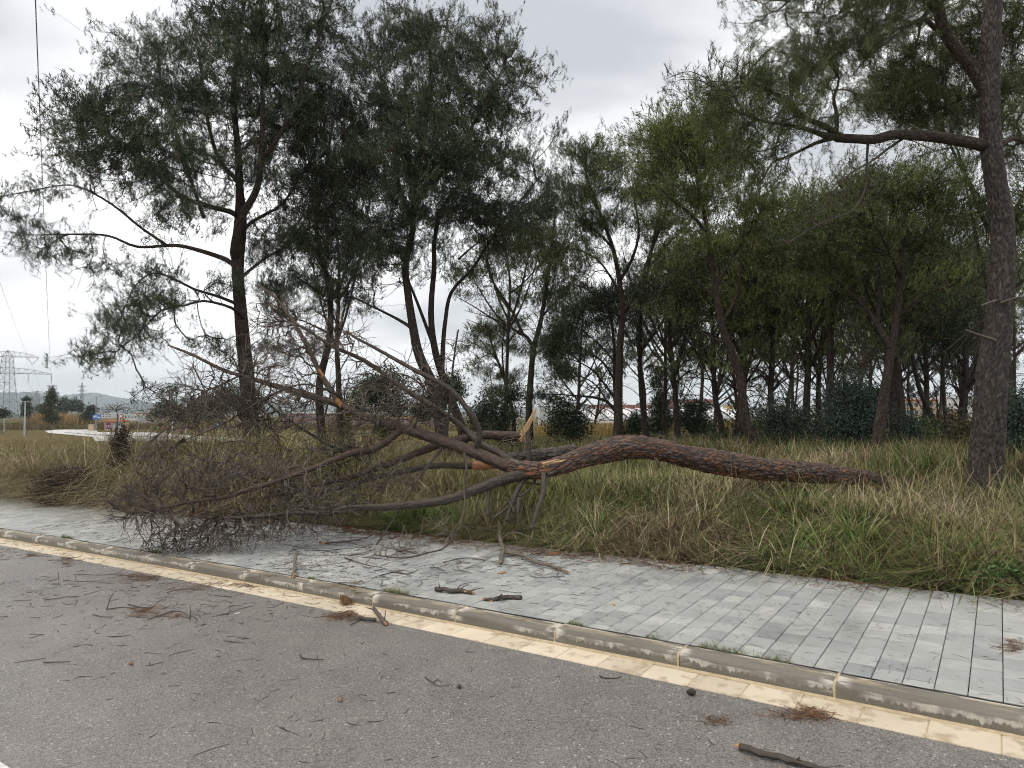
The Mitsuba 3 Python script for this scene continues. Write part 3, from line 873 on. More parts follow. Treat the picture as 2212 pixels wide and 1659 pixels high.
pine('reddish pine leaning right, second trunk to the left of the big right pine', 17.5,
     [(1885, 1040), (1890, 995), (1911, 848), (1927, 745), (1940, 660), (1948, 591), (1950, 520), (1965, 420)],
     [([(1926, 755), (1915, 735), (1895, 700, .3), (1873, 670, .5), (1845, 640, .7), (1822, 622, .9), (1790, 590, 1), (1760, 560, 1)], .09, .02, .3), ([(1948, 591), (1990, 530, .6), (2030, 470, 1), (2050, 420, 1.2)], .07, .02, .3),
      ([(1948, 600), (1920, 540, -.6), (1890, 480, -.9), (1870, 420, -1)], .06, .02, .3), ([(1895, 700, .3), (1900, 620, .8), (1895, 550, 1)], .06, .02, .3), ([(1935, 690), (1990, 640, -.5), (2050, 620, -.8)], .045, .015, .3)],
     [(1880, 410, 75, 45), (1960, 390, 75, 45), (1820, 470, 60, 45), (2040, 420, 70, 50), (1760, 520, 55, 40), (1900, 500, 75, 35, 0, .6), (1990, 500, 75, 40, 0, .6), (1740, 590, 45, 30, 0, .6), (2070, 580, 55, 35, 0, .6), (1850, 580, 70, 30, 0, .4), (2000, 610, 60, 25, 0, .4)],
     1700, 'mid', per=6, needles=10, nlen=0.10, nwid=0.0125, spread=.17, shell=.38, r0=0.165, r1=0.035, seed=27, bare=0.6)
pine('pair of dark stems forking in a V close to the ground near the right edge', 25.0,
     [(2036, 1010), (2034, 981), (2030, 950), (2012, 900), (1989, 848), (1975, 790), (1965, 720), (1960, 640)],
     [([(2034, 975), (2042, 930), (2041, 880), (2037, 800), (2040, 720), (2050, 640)], .085, .03, .5), ([(2031, 950), (2026, 900), (2022, 850), (2010, 810)], .04, .015, .5), ([(1975, 790), (2000, 740), (2020, 690)], .05, .02, .3)],
     [(1960, 640, 70, 40), (2050, 640, 60, 40), (2010, 690, 60, 35), (1940, 720, 45, 30, 0, .5), (2060, 740, 50, 35, 0, .6)],
     800, 'dark', per=6, needles=10, nlen=0.11, nwid=0.015, spread=.18, shell=.38, r0=0.12, r1=0.04, seed=28, bare=0.6)

# the big pine at the right edge, close
rngQ = np.random.default_rng(77)
PLATES = np.stack([rngQ.uniform(0, 16, 5200), rngQ.uniform(0, 2 * np.pi, 5200)], 1)


def plate_cells(u, a, r, along, seed=0, shift=0.0):
    """Bark plates on a stem: distance to the crack and plate number, periodic round the stem."""
    q = np.stack([u / along + shift, np.cos(a) * r / (along * 0.38), np.sin(a) * r / (along * 0.38)], -1)
    rng = np.random.default_rng(seed)
    lo, hi = q.reshape(-1, 3).min(0) - 1, q.reshape(-1, 3).max(0) + 1
    n = int(np.prod(hi - lo) * 1.3)
    seeds = rng.uniform(lo, hi, (n, 3))
    q = q + (meshkit.fbm(q * 1.7, 3, seed)[..., None] - 0.5) * np.array([1.5, 0.8, 0.8]) + (meshkit.fbm(q * 0.5 + 7, 2, seed)[..., None] - 0.5) * np.array([1.2, 1.2, 1.2])
    d, i = cKDTree(seeds).query(q.reshape(-1, 3), k=2)
    return (d[:, 1] - d[:, 0]).reshape(u.shape), i[:, 0].reshape(u.shape), rng.uniform(0, 1, n)


def q_warp(u, a, r):
    e, i, rnd = plate_cells(u, a, r, 0.13, 5)
    return (sstep(0, 0.28, e) - 1) * 0.016 + (rnd[i] - 0.5) * 0.008 + (meshkit.fbm(np.stack([u * 2, np.cos(a) * 1.2, np.sin(a) * 1.2], -1), 3, 1) - 0.5) * 0.05


def bark_tube(key, name, pts, r, k, step, along, cols, crack, seed, amp=0.014, lump=0.05, label=None, grey=None):
    """Finely meshed stem with real bark plates, each plate with its own tone."""
    q = resample(pts, step, r)
    state = {}

    def warp(u, a, rr):
        e, i, rnd = plate_cells(u, a, rr, along, seed)
        n2 = meshkit.fbm(np.stack([u * 14, np.cos(a) * 5, np.sin(a) * 5], -1), 3, seed + 1)
        big = meshkit.fbm(np.stack([u * 1.3, np.cos(a) * 0.8, np.sin(a) * 0.8], -1), 3, seed + 2)
        state['e'], state['r'], state['n'], state['b'], state['u'], state['a'] = e, rnd[i], n2, big, u, a
        return (sstep(0, 0.3, e) - 1) * amp + (rnd[i] - 0.5) * amp * 0.7 + (n2 - 0.5) * amp * 0.6 + (big - 0.5) * lump

    v, f, uv = tube(q[:, :3], q[:, 3], k, warp)
    e, rn, n2, bg = (state[x].reshape(-1) for x in ('e', 'r', 'n', 'b'))
    cols = np.array(cols)
    x = np.clip(rn * 0.75 + bg * 0.5 - 0.12 + (n2 - 0.5) * 0.5, 0, 0.999) * (len(cols) - 1)
    i = x.astype(int)
    c = cols[i] + (cols[np.minimum(i + 1, len(cols) - 1)] - cols[i]) * (x - i)[:, None]
    if grey is not None:   # weathered grey on the side that lies uppermost
        up = (v[:len(c)] - np.repeat(q[:, :3], k + 1, 0))[:, 2] / np.repeat(q[:, 3], k + 1)
        w = np.clip(sstep(-.1, .9, up) * (.3 + .9 * bg), 0, 1)[:, None] * .5
        c = c * (1 - w) + np.array(grey) * (.6 + .8 * rn[:, None]) * w
    k_ = sstep(0.02, 0.22, e)[:, None]
    c = (np.array(crack) * (1 - k_) + c * k_) * (0.75 + 0.5 * n2)[:, None]
    c = np.vstack([c, np.tile(c.mean(0), (len(v) - len(c), 1))])
    return part(key, name, (v, f), 'bark_tinted', smooth=True, color=np.clip(c, 0, 1), label=label), q


GREYBARK = [(0.030, 0.024, 0.021), (0.044, 0.034, 0.030), (0.055, 0.044, 0.038), (0.09, 0.075, 0.066), (0.04, 0.030, 0.025)]
key = thing('pine_tree', 'big near pine at the right edge with a thick grey plated trunk', 'pine tree')
dQ = 10.8
QT = [(2126, 1075), (2126, 1040), (2135, 930), (2143, 813), (2160, 660), (2166, 540), (2164, 470), (2153, 410), (2140, 308), (2136, 171), (2143, 34), (2150, -120), (2160, -300)]
tq = resample(np.array([at(a, b, dQ) for a, b in QT]), .2, [.24, .232, .224, .212, .18, .157, .155, .153, .150, .142, .130, .12, .10])
tp, tr = tq[:, :3], tq[:, 3]
zg = gz(tp[0, 0], tp[0, 1])
foot = np.array([[tp[0, 0] - 0.02, tp[0, 1], zg - 0.15], [tp[0, 0], tp[0, 1], (zg + tp[0, 2]) / 2]]) if tp[0, 2] > zg else None
if foot is not None:
    tp, tr = np.vstack([foot, tp]), np.r_[0.31, 0.27, tr]
bark_tube(key, 'trunk', tp, tr, 96, 0.022, 0.115, GREYBARK, (0.02, 0.016, 0.014), 31, 0.016, 0.05)
Q_L = [
    ([(2140, 240), (2126, 191), (2088, 130), (2044, 75), (2023, 0), (2010, -100, -.3), (1980, -220, -.6)], .11, .06, .5),
    ([(2150, 322), (2126, 314), (2037, 298, -.4), (1962, 291, -.6), (1925, 292, -.8), (1890, 301, -.9), (1850, 300, -1), (1808, 298, -1.1)], .095, .06, .35),
    ([(1820, 298, -1.1), (1800, 285, -1.1), (1777, 270, -1.2), (1736, 253, -1.3), (1705, 219, -1.4), (1670, 200, -1.5), (1620, 180, -1.5)], .05, .015, .2),
    ([(1805, 298, -1.1), (1808, 250, -1), (1801, 212, -.9), (1812, 170, -.8), (1790, 130, -.8)], .035, .012, .3),
    ([(1808, 298, -1.1), (1780, 292, -1.2), (1746, 280, -1.4), (1700, 270, -1.6), (1650, 262, -1.8), (1590, 240, -1.8)], .045, .012, .2),
    ([(1800, 298, -1.1), (1760, 310, -.8), (1720, 330, -.6), (1680, 345, -.4)], .035, .012, .3),
    ([(2020, 60), (1990, 40, -.4), (1930, 80, -.8), (1870, 130, -1), (1840, 165, -1.1)], .035, .008, .8),
    ([(2140, 150), (2180, 60, .4), (2230, 0, .6)], .06, .02, .3),
    ([(2023, 20), (1960, -20, -.6), (1880, -40, -1), (1800, -30, -1.4), (1720, -10, -1.8)], .045, .012, .3),
    ([(2153, 320), (2190, 300, .5), (2240, 320, 1)], .05, .02, .3),
    ([(2137, 200), (2090, 210, .8), (2040, 230, 1.2), (1990, 260, 1.4)], .035, .012, .3),
]
sk = [(tp, tr, 0.8)]
for L in Q_L:
    lp, lr = limb(L[0], dQ, L[1], L[2], 0.12)
    v, f, uv = tube(lp, lr, 12)
    part(key, 'limb', (v, f), 'pine_bark', smooth=True, uv=uv)
    sk.append((lp, lr, L[3] if len(L) > 3 else .2))
rg = np.random.default_rng(78)
Q_LOBES = [(1600, 180, 55, 40, -1.6), (1580, 230, 45, 35, -1.8), (1660, 160, 55, 45, -1.4), (1730, 130, 60, 45, -1), (1790, 130, 55, 45, -.8), (1640, 290, 70, 35, -1.6, .8), (1700, 230, 70, 45, -1.5), (1640, 350, 60, 30, -.8, .6),
           (1680, 10, 70, 22, -1.8, .6), (1800, 20, 70, 40, -1.4), (1900, 30, 80, 45, -1), (1850, 100, 55, 30, -.8, .6), (1990, -30, 80, 50, -.6), (1960, 110, 80, 45, .8, .8), (2060, 40, 70, 60, .9), (1960, 200, 80, 45, 1.3), (2040, 210, 70, 50, 1.2), (2190, 60, 60, 70, .6),
           (2190, 180, 50, 60, .8), (1890, 230, 50, 40, 1.2, .8), (2090, 120, 50, 50, 1.2), (2190, 330, 40, 50, 1.2, .8), (1990, 270, 60, 25, 1.3, .5), (1930, 170, 80, 50, 1.6, .9), (2050, 130, 80, 60, 1.7, .9), (1900, 70, 80, 50, .8, .9), (2090, 250, 60, 45, 1.8, .8), (1830, 200, 50, 35, .6, .5), (2010, 160, 90, 70, 2.2, .7)]
tg = lobes_to_points(Q_LOBES, dQ, 3800, rg, 0.42, 1.0, .7)
p0, p1, a0, a1, tips, td = grow(sk, tg, rg, step=0.16, rtip=0.0034)
v, f = prisms(p0, p1, a0, a1, 4)
part(key, 'branches', (v, f), 'twig', color=np.tile(np.array((.085, .072, .062)), (len(v), 1)), kind='stuff')
v, f, b = tufts(tips, td, rg, 5, 0.085, 11, 0.085, 0.0066, up=0.7)
lo, hi = (np.array(c) for c in GREENS['mid'])
t = np.clip(rg.normal(0.42, 0.22, b.max() + 1), 0, 1)
part(key, 'crown', (v, f), 'leaf', color=((lo + (hi - lo) * t[:, None]) * 0.85)[b])
# dead pale sprays hanging under its long limb
dz = [([(1960, 293, -.6), (1920, 320, -.6), (1880, 350, -.7), (1830, 380, -.8), (1790, 430, -.9), (1770, 460, -1)], .022, .006), ([(1875, 303, -.9), (1872, 360, -.8), (1868, 410, -.7), (1840, 455, -.8), (1790, 475, -.9), (1740, 500, -1)], .02, .006)]
skd = [(*limb(q, dQ, a, b, 0.1), .3) for q, a, b in dz]
tgd = lobes_to_points([(1760, 470, 60, 45, -1), (1800, 420, 50, 40, -.9), (1700, 520, 40, 25, -1), (1880, 400, 50, 40, -.7), (1840, 350, 45, 30, -.7)], dQ, 220, rg, .5)
p0, p1, a0, a1, tips, td = grow(skd, tgd, rg, step=0.12, rtip=0.0026)
mm = [prisms(p0, p1, a0, a1, 4)] + [tube(q, r, 7)[:2] for q, r, _ in skd]
v, f = join(mm)
part(key, 'dead_branches', (v, f), 'twig', color=np.tile(np.array((.12, .105, .092)), (len(v), 1)), label='bare dead branches hanging under the long limb')
mm = [tube(*limb(q, dQ, a, b, .05), 7)[:2] for q, a, b in [([(2150, 660), (2180, 648, -.3), (2205, 640, -.4)], .035, .012), ([(2150, 735, -.2), (2120, 725, -.4), (2085, 712, -.5)], .03, .01), ([(2158, 648), (2140, 652, -.3), (2120, 660, -.35)], .02, .012)]]
v, f = join(mm)
part(key, 'dead_stub', (v, f), 'twig', smooth=True, color=np.tile(np.array((.17, .15, .13)), (len(v), 1)))


def back_pine(label, u, vb, d, vcrown, vtop, hw, seed, green='mid', r0=0.16, lean=0, n=750, group=None, fork=None):
    """A pine of the grove with an umbrella crown: bare stem, upswept limbs, needle masses on top."""
    rg = np.random.default_rng(seed)
    h = vcrown - vtop
    cx = u + lean
    trunk = [(u, vb), (u + lean * .3 + rg.normal(0, 4), vb - (vb - vcrown) * .5), (u + lean * .7, vcrown + h * .1), (cx + rg.normal(0, 6), vcrown - h * .35), (cx + rg.normal(0, 10), vtop + h * .25)]
    limbs, lobes = [], []
    nl = 6
    for i in range(nl):
        s = (-1) ** i
        k0 = rg.uniform(0.0, 0.55)
        x0, y0 = u + lean * (.75 + .25 * k0), vcrown + h * (.15 - k0 * .8)
        ex = cx + s * hw * rg.uniform(.45, .95)
        ey = vtop + h * rg.uniform(.25, .6)
        dp = rg.uniform(-1.8, 1.8)
        limbs.append(([(x0, y0), (x0 + (ex - x0) * .45, y0 - (y0 - ey) * .35, dp * .5), (ex, ey, dp)], r0 * .42, .02, .3))
        lobes.append((ex, ey - h * .05, hw * rg.uniform(.34, .5), h * rg.uniform(.16, .26), dp))
    for i in range(4):
        lobes.append((cx + rg.uniform(-.55, .55) * hw, vtop + h * rg.uniform(.14, .3), hw * .38, h * .18, rg.uniform(-1.5, 1.5)))
    lobes += [(cx + rg.uniform(-.75, .75) * hw, vtop + h * rg.uniform(.45, .95), hw * .42, h * .14, rg.uniform(-1.8, 1.8), .6) for _ in range(7)]
    for i in range(5):
        s = rg.choice([-1, 1])
        y0 = vcrown + h * rg.uniform(.0, .22)
        ex, ey = u + s * hw * rg.uniform(.5, 1.0), y0 - h * rg.uniform(-.08, .2)
        dp = rg.uniform(-1.5, 1.5)
        limbs.append(([(u + lean * .6, y0), (u + s * hw * .3, y0 - h * .1, dp * .5), (ex, ey, dp)], r0 * .26, .012, .3))
    return pine(label, d, trunk, limbs, lobes, n, green, per=4, needles=9, nlen=0.13, nwid=0.00105 * d * 0.75, spread=.24, clump=1.3, shell=.42, r0=r0, r1=.04, seed=seed, bare=.5, k=10, group=group, step=.6, bare_share=.25)


G1 = 'dark pines of the grove'
back_pine('dark pine with a straight bare stem behind the right slope of the fallen trunk', 1440, 985, 33, 820, 560, 75, 41, 'dark', .14, -4)
back_pine('dark pine stem just left of the arching cluster of stems', 1464, 1000, 29, 790, 520, 80, 42, 'dark', .16, -12)
back_pine('leftmost of the cluster of close dark stems right of centre', 1565, 1010, 27, 815, 480, 95, 43, 'mid', .14, -30)
back_pine('middle stem in the cluster of close dark stems right of centre', 1580, 1010, 28, 800, 520, 90, 44, 'dark', .14, 30)
back_pine('rightmost of the cluster of close dark stems right of centre', 1597, 1010, 26, 790, 420, 100, 45, 'mid', .15, 15)
back_pine('twin stemmed pine half hidden in the green shrub behind the curving trunk', 1672, 1000, 26, 800, 470, 100, 46, 'light', .15, -10)
back_pine('pine just left of the dark leafy shrub in the grove', 1745, 1010, 24, 760, 400, 110, 47, 'light', .16, 0, n=950)
back_pine('tall pine stem rising behind the dark leafy shrub', 1792, 1000, 23, 650, 360, 105, 48, 'light', .17, 8, n=950)
back_pine('thin pine stem next to the pine left of the dark shrub', 1762, 1005, 25.5, 780, 500, 80, 49, 'mid', .12, 10)
back_pine('thick black stem close behind the reddish leaning pine', 1948, 1010, 22, 760, 420, 130, 50, 'mid', .19, -14, n=950)
back_pine('dark stem between the leaning reddish pine and the thick black stem', 1932, 1010, 24, 740, 480, 110, 51, 'dark', .14, -6)
back_pine('pine with a bushy fork in front of the white building at the right', 2081, 990, 26, 810, 520, 110, 52, 'dark', .20, 4)
back_pine('reddish stem behind the big near pine at the right edge', 2186, 1010, 18, 640, 90, 170, 53, 'mid', .16, -30, n=1500)
back_pine('slim stem in front of the beige building', 2003, 1000, 28, 800, 560, 80, 54, 'dark', .12, -4)
back_pine('far pine filling the gap under the light crowns, right of centre', 1508, 960, 42, 760, 480, 85, 55, 'light', .14, 12)
back_pine('far pine behind the dark leafy shrub', 1850, 960, 38, 760, 430, 110, 56, 'mid', .15, 20)
back_pine('far pine near the right edge behind the forked pine', 2130, 960, 36, 790, 470, 110, 57, 'mid', .15, -20)
back_pine('far pine behind the twin stemmed pine', 1700, 960, 40, 780, 440, 95, 58, 'light', .15, 14)
back_pine('far pine left of the reddish leaning pine', 1890, 955, 44, 790, 500, 95, 59, 'dark', .14, -14)
far_words = ['behind the arching bare limbs', 'behind the thin leaning pine', 'behind the close dark stems', 'left of the curving trunk', 'right of the curving trunk', 'behind the loose leafy shrub', 'left of the dark leafy shrub', 'above the dark leafy shrub', 'left of the thick black stem', 'right of the thick black stem', 'behind the V shaped stems', 'in front of the white panelled building', 'just left of the big near pine', 'at the right edge']
for i, (u, vt, g) in enumerate([(1240, 600, 'dark'), (1400, 560, 'dark'), (1540, 540, 'mid'), (1600, 500, 'dark'), (1660, 520, 'mid'), (1720, 500, 'dark'), (1785, 470, 'mid'), (1840, 520, 'dark'), (1905, 470, 'dark'), (1970, 500, 'mid'), (2025, 480, 'dark'), (2085, 470, 'dark'), (2110, 520, 'mid'), (2200, 450, 'dark')]):
    back_pine('dark pine in the rear row of the grove, ' + far_words[i], u, 955, 46 + (i * 7) % 13, 850 - (i * 37) % 50, vt, 110, 100 + i, g, .15, (-1) ** i * 12, n=1000)
back_words = ['left of the straight dark pine', 'right of the thin leaning pine', 'behind the curving trunk', 'behind the twin stemmed pine', 'behind the dark leafy shrub', 'behind the leaning reddish pine', 'behind the V shaped stems', 'behind the big near pine']
for i, u in enumerate([1285, 1455, 1620, 1715, 1825, 1915, 2005, 2140]):
    back_pine('low bushy pine at the far side of the grove, ' + back_words[i], u, 945, 62 + (i * 5) % 9, 895 - (i * 13) % 20, 700 - (i * 29) % 60, 85, 140 + i, 'dark', .13, 0, n=700)
back_pine('tall pine whose crown fills the gap between the two big left pines', 735, 960, 30, 700, 330, 80, 131, 'dark', .15, -10, n=900)
back_pine('dark pine behind the right side of the twin trunked pine', 1090, 960, 36, 700, 430, 90, 132, 'mid', .14, 10, n=800)
# ------------------------------------------------------------------ the fallen pine
FD = 9.5
ORANGE = [(0.055, 0.044, 0.040), (0.085, 0.066, 0.058), (0.115, 0.090, 0.080), (0.10, 0.058, 0.042), (0.19, 0.080, 0.040), (0.23, 0.10, 0.045), (0.12, 0.062, 0.042), (0.075, 0.060, 0.054), (0.15, 0.13, 0.12)]
LIMBBARK = [(0.045, 0.033, 0.027), (0.095, 0.054, 0.036), (0.06, 0.045, 0.036), (0.12, 0.078, 0.057), (0.052, 0.040, 0.034)]
GREYLIMB = [(0.034, 0.028, 0.024), (0.054, 0.044, 0.037), (0.08, 0.067, 0.055), (0.042, 0.036, 0.030)]
WOOD = (0.50, 0.32, 0.17)
fallen = thing('fallen_pine', 'dead uprooted pine lying along the verge, bare branches sprawling over the pavement', 'fallen tree')
cr = 0.155


def fp(pts):
    return np.array([at(q[0], q[1], FD + (q[2] if len(q) > 2 else 0)) for q in pts])


def fr(r0, r1, n):
    return np.linspace(r0, r1, n)


trunk_px = [(1893, 1038, 1.55), (1863, 1031, 1.35), (1797, 1024, .95), (1732, 1019, .7), (1622, 1011, .45), (1497, 990, .25), (1430, 973, .2), (1366, 966, .15), (1310, 975, .1), (1256, 990, .05), (1200, 1008, 0), (1168, 1015, 0), (1130, 1014, 0), (1100, 1006, .05)]
bark_tube(fallen, 'trunk', fp(trunk_px), [.105, .12, .138, .150, .156, .162, .160, .155, .15, .142, .130, .125, .12, .105], 120, 0.011, 0.115, ORANGE, (0.028, 0.021, 0.018), 41, 0.014, 0.075, label='thick trunk with orange brown plated bark', grey=(.105, .09, .082))
LIMBS = [
    # (points, r0, r1, palette)
    ([(1150, 1013, .0), (1112, 1008, .05), (1080, 1000, .1), (1020, 976, .2), (974, 960, .3), (893, 934, .5), (844, 921, .65), (779, 895, .8), (733, 875, .95), (649, 849, 1.2), (561, 823, 1.5), (486, 797, 1.8), (420, 768, 2.0), (362, 745, 2.2)], .095, .016, LIMBBARK),
    ([(738, 877, .95), (727, 859, 1.0), (694, 810, 1.2), (675, 768, 1.35), (642, 709, 1.55), (616, 670, 1.7), (593, 641, 1.85), (556, 615, 2.0)], .052, .014, LIMBBARK),
    ([(866, 930, .6), (854, 938, .5), (812, 967, .35), (759, 980, .2), (681, 1009, 0), (616, 1035, -.1), (535, 1058, -.2), (486, 1074, -.25), (410, 1083, -.3), (301, 1106, -.35), (245, 1098, -.3)], .055, .014, LIMBBARK),
    ([(1150, 1020, 0), (1102, 1030, -.1), (1044, 1053, -.25), (975, 1077, -.35), (907, 1087, -.4), (839, 1094, -.45), (753, 1097, -.5), (702, 1105, -.5), (630, 1110, -.5), (560, 1114, -.5), (470, 1120, -.45)], .085, .014, GREYLIMB),
    ([(1126, 943, .9), (1085, 942, .9), (1044, 941, .9), (993, 948, .85), (941, 964, .7), (873, 988, .5), (805, 1015, .4), (753, 1032, .35), (702, 1046, .3), (640, 1062, .3), (570, 1075, .3)], .078, .022, LIMBBARK),
    ([(1095, 1004, .4), (1064, 1004, .45), (1027, 1006, .5), (941, 1006, .5), (890, 1015, .5), (805, 1032, .4), (702, 1066, .3), (640, 1085, .3)], .058, .018, GREYLIMB),
    ([(1118, 1004, .1), (1095, 990, .3), (1078, 977, .45), (1034, 957, .7), (999, 924, .9), (942, 882, 1.0), (876, 843, 1.1), (789, 781, 1.2), (714, 745, 1.3), (649, 703, 1.4), (616, 705, 1.5)], .058, .018, GREYLIMB),
    ([(1026, 975, .2), (1033, 952, .1), (1036, 935, .1), (1022, 905, .05), (1007, 879, .05), (968, 839, .1), (886, 794, .2), (812, 752, .3), (770, 730, .35), (746, 716, .35)], .045, .018, GREYLIMB),
    ([(812, 967, .35), (770, 982, .7), (720, 965, .9), (660, 930, 1.0), (600, 890, 1.1), (560, 850, 1.2), (520, 800, 1.3), (500, 770, 1.3)], .032, .010, GREYLIMB),
    ([(962, 956, .35), (971, 882, .3), (976, 808, .3), (985, 740, .3), (990, 712, .3)], .022, .013, GREYLIMB),
    ([(904, 850, 1.05), (880, 878, .8), (840, 880, .6), (790, 885, .5), (720, 895, .4), (640, 915, .3), (590, 930, .3)], .014, .008, GREYLIMB),
    ([(956, 965, .3), (930, 1000, .1), (900, 1040, -.1), (868, 1092, -.3), (847, 1126, -.4), (813, 1177, -.55)], .023, .012, GREYLIMB),
    ([(1003, 978, .1), (1008, 1010, -.1), (1002, 1035, -.25), (1004, 1075, -.5), (1004, 1092, -.6), (992, 1139, -.9), (962, 1181, -1.1), (924, 1194, -1.2), (873, 1205, -1.25), (817, 1200, -1.2)], .019, .007, GREYLIMB),
    ([(1135, 1028, 0), (1118, 1060, -.15), (1106, 1092, -.3), (1096, 1125, -.4)], .042, .026, GREYLIMB),
    ([(1174, 1022, -.1), (1174, 1050, -.25), (1169, 1080, -.4), (1160, 1105, -.5), (1148, 1145, -.6)], .040, .024, GREYLIMB),
    ([(1056, 1048, -.2), (1055, 1075, -.3), (1053, 1115, -.4)], .024, .020, GREYLIMB),
    ([(1122, 1075, -.35), (1119, 1100, -.4), (1120, 1130, -.45)], .028, .024, GREYLIMB),
    ([(1122, 1072, -.35), (1140, 1060, -.2), (1155, 1040, 0), (1160, 1025, 0)], .018, .014, GREYLIMB),
    ([(1093, 1075, -.3), (1104, 1090, -.35), (1112, 1108, -.4)], .020, .020, GREYLIMB),
    ([(1065, 1120, -.5), (1085, 1105, -.5), (1098, 1095, -.5)], .020, .016, GREYLIMB),
    ([(1090, 1035, .4), (1130, 1040, .3), (1180, 1048, .1)], .018, .014, LIMBBARK),
    ([(1139, 1016, .1), (1142, 980, .1), (1141, 940, .1), (1139, 932, .1)], .040, .034, GREYLIMB),
    ([(700, 905, .9), (712, 860, 1.0), (735, 800, 1.1), (760, 755, 1.2), (768, 730, 1.2)], .016, .006, GREYLIMB),
    ([(890, 935, .5), (905, 895, .4), (915, 850, .3), (925, 800, .3)], .018, .007, GREYLIMB),
    ([(880, 985, .5), (850, 1010, .2), (835, 1040, 0), (820, 1070, -.2), (812, 1090, -.3)], .018, .009, GREYLIMB),
    ([(805, 1020, .4), (780, 1040, .2), (760, 1060, 0), (790, 1085, -.3), (830, 1096, -.45)], .022, .012, GREYLIMB),
    ([(1290, 1000, 0), (1250, 1008, -.3), (1210, 1015, -.4), (1180, 1030, -.5)], .008, .004, GREYLIMB),
    ([(1415, 990, .0), (1424, 1000, -.05), (1423, 1010, -.05)], .02, .016, GREYLIMB),
    ([(430, 990, 1), (470, 1010, .7), (520, 1030, .4), (560, 1050, .2)], .016, .008, GREYLIMB),
    ([(740, 860, 1.0), (700, 840, .4), (650, 830, 0), (590, 850, -.2), (540, 880, -.3)], .018, .007, GREYLIMB),
    ([(620, 840, 1.3), (570, 860, .9), (510, 900, .6), (450, 930, .4), (400, 950, .3)], .02, .007, GREYLIMB),
    ([(520, 810, 1.6), (480, 830, 1.3), (430, 850, 1.1), (380, 880, 1)], .016, .006, GREYLIMB),
]
skel = [(resample(fp(trunk_px), .1)[:, :3], None, .97)]
for pts, a, b, pal in LIMBS:
    q = fp(pts)
    s = np.r_[0, np.cumsum(np.linalg.norm(np.diff(q, axis=0), axis=1))]
    q[1:-1] += rng.normal(0, a * 0.12, (len(q) - 2, 3))
    r = a + (b - a) * (s / s[-1]) ** .9
    big = a > .03
    _, path = bark_tube(fallen, 'limb', q, r, 36 if big else 12, 0.02 if big else 0.04, 0.05, pal, (0.05, 0.038, 0.03), 50 + len(skel), a * .10, a * .35)
    skel.append((path[:, :3], None, 0.12 if a > .04 else 0.25))
rg = np.random.default_rng(90)
T_LOBES = [(470, 850, 90, 70, 1.2), (400, 900, 70, 60, .9), (560, 900, 90, 70, .8), (330, 1060, 75, 45, -.2), (420, 1040, 100, 55, 0), (540, 1010, 100, 60, .3), (640, 1040, 100, 55, .1), (300, 1110, 60, 35, -.3), (400, 1140, 90, 45, -.45), (510, 1140, 100, 45, -.5),
           (620, 1125, 100, 45, -.45), (720, 1090, 90, 45, -.3), (600, 690, 60, 60, 1.7, .7), (660, 750, 70, 60, 1.4, .8), (560, 780, 70, 60, 1.5, .8), (740, 740, 60, 60, 1.1, .6), (640, 860, 90, 60, .9), (740, 960, 90, 60, .5), (830, 900, 90, 60, .5, .6), (900, 830, 80, 70, .3, .5),
           (840, 1030, 80, 45, 0, .6), (350, 980, 60, 50, .5, .7), (250, 1080, 40, 25, -.3, .8), (440, 1180, 70, 25, -.5, .8), (360, 1180, 50, 20, -.45, .7), (950, 900, 60, 70, .4, .35), (790, 830, 70, 60, .8, .5), (1120, 960, 40, 40, .6, .3), (980, 760, 25, 50, .3, .25), (960, 1150, 60, 30, -.9, .25), (860, 1180, 60, 25, -1.0, .5)]
tg = lobes_to_points(T_LOBES, FD, 6200, rg, .5)
gzv = plane_z(tg[:, 0], tg[:, 1])
tg = tg[tg[:, 2] > gzv + 0.02]
p0, p1, a0, a1, tips, td = grow(skel, tg, rg, step=0.1, curl=0.065, rtip=0.0038, power=2.4, straight=.8)
# short curled ends on every twig
n = len(tips)
x, y = frames(td)
ph = rg.uniform(0, 6.28, (n, 1))
e1 = tips + td * .08 + (x * np.cos(ph) + y * np.sin(ph)) * .02
e2 = e1 + td * .06 + (x * np.cos(ph) + y * np.sin(ph)) * .035
P0, P1 = np.vstack([p0, tips, e1]), np.vstack([p1, e1, e2])
R0, R1 = np.r_[a0, np.full(n, .004), np.full(n, .0036)], np.r_[a1, np.full(n, .0036), np.full(n, .003)]
zf = np.maximum(P0[:, 2], plane_z(P0[:, 0], P0[:, 1]) + .012)
P0[:, 2] = zf
P1[:, 2] = np.maximum(P1[:, 2], plane_z(P1[:, 0], P1[:, 1]) + .012)
v, f = prisms(P0, P1, R0, R1, 3)
t = np.clip(meshkit.noise(P0 * 2.2, 3) + rg.normal(-.05, .25, len(P0)), 0, 1)[:, None]
part(fallen, 'twigs', (v, f), 'twig', color=np.repeat(np.array((.040, .032, .027)) * (1 - t) + np.array((.20, .172, .145)) * t, 6, 0), kind='stuff', label='tangle of dead grey brown twigs')


def splinters(c, axis, n, length, r, spread, rg):
    """Long torn wood fibres standing along an axis."""
    axis = unit(np.asarray(axis, float))
    x, y = frames(axis[None])
    out = []
    for i in range(n):
        ph, q = rg.uniform(0, 6.28), rg.uniform(0, spread)
        b = np.asarray(c) + (x[0] * math.cos(ph) + y[0] * math.sin(ph)) * q
        L = length * rg.uniform(.45, 1) * (1 - .4 * q / spread)
        tip = b + axis * L + rg.normal(0, .03, 3) * L * 2
        out.append(prisms(b - axis * .08, b * .5 + tip * .5, r * rg.uniform(.7, 1.2), r * .8, 5))
        out.append(prisms(b * .5 + tip * .5, tip, r * .8, r * .12, 5))
    return join(out)


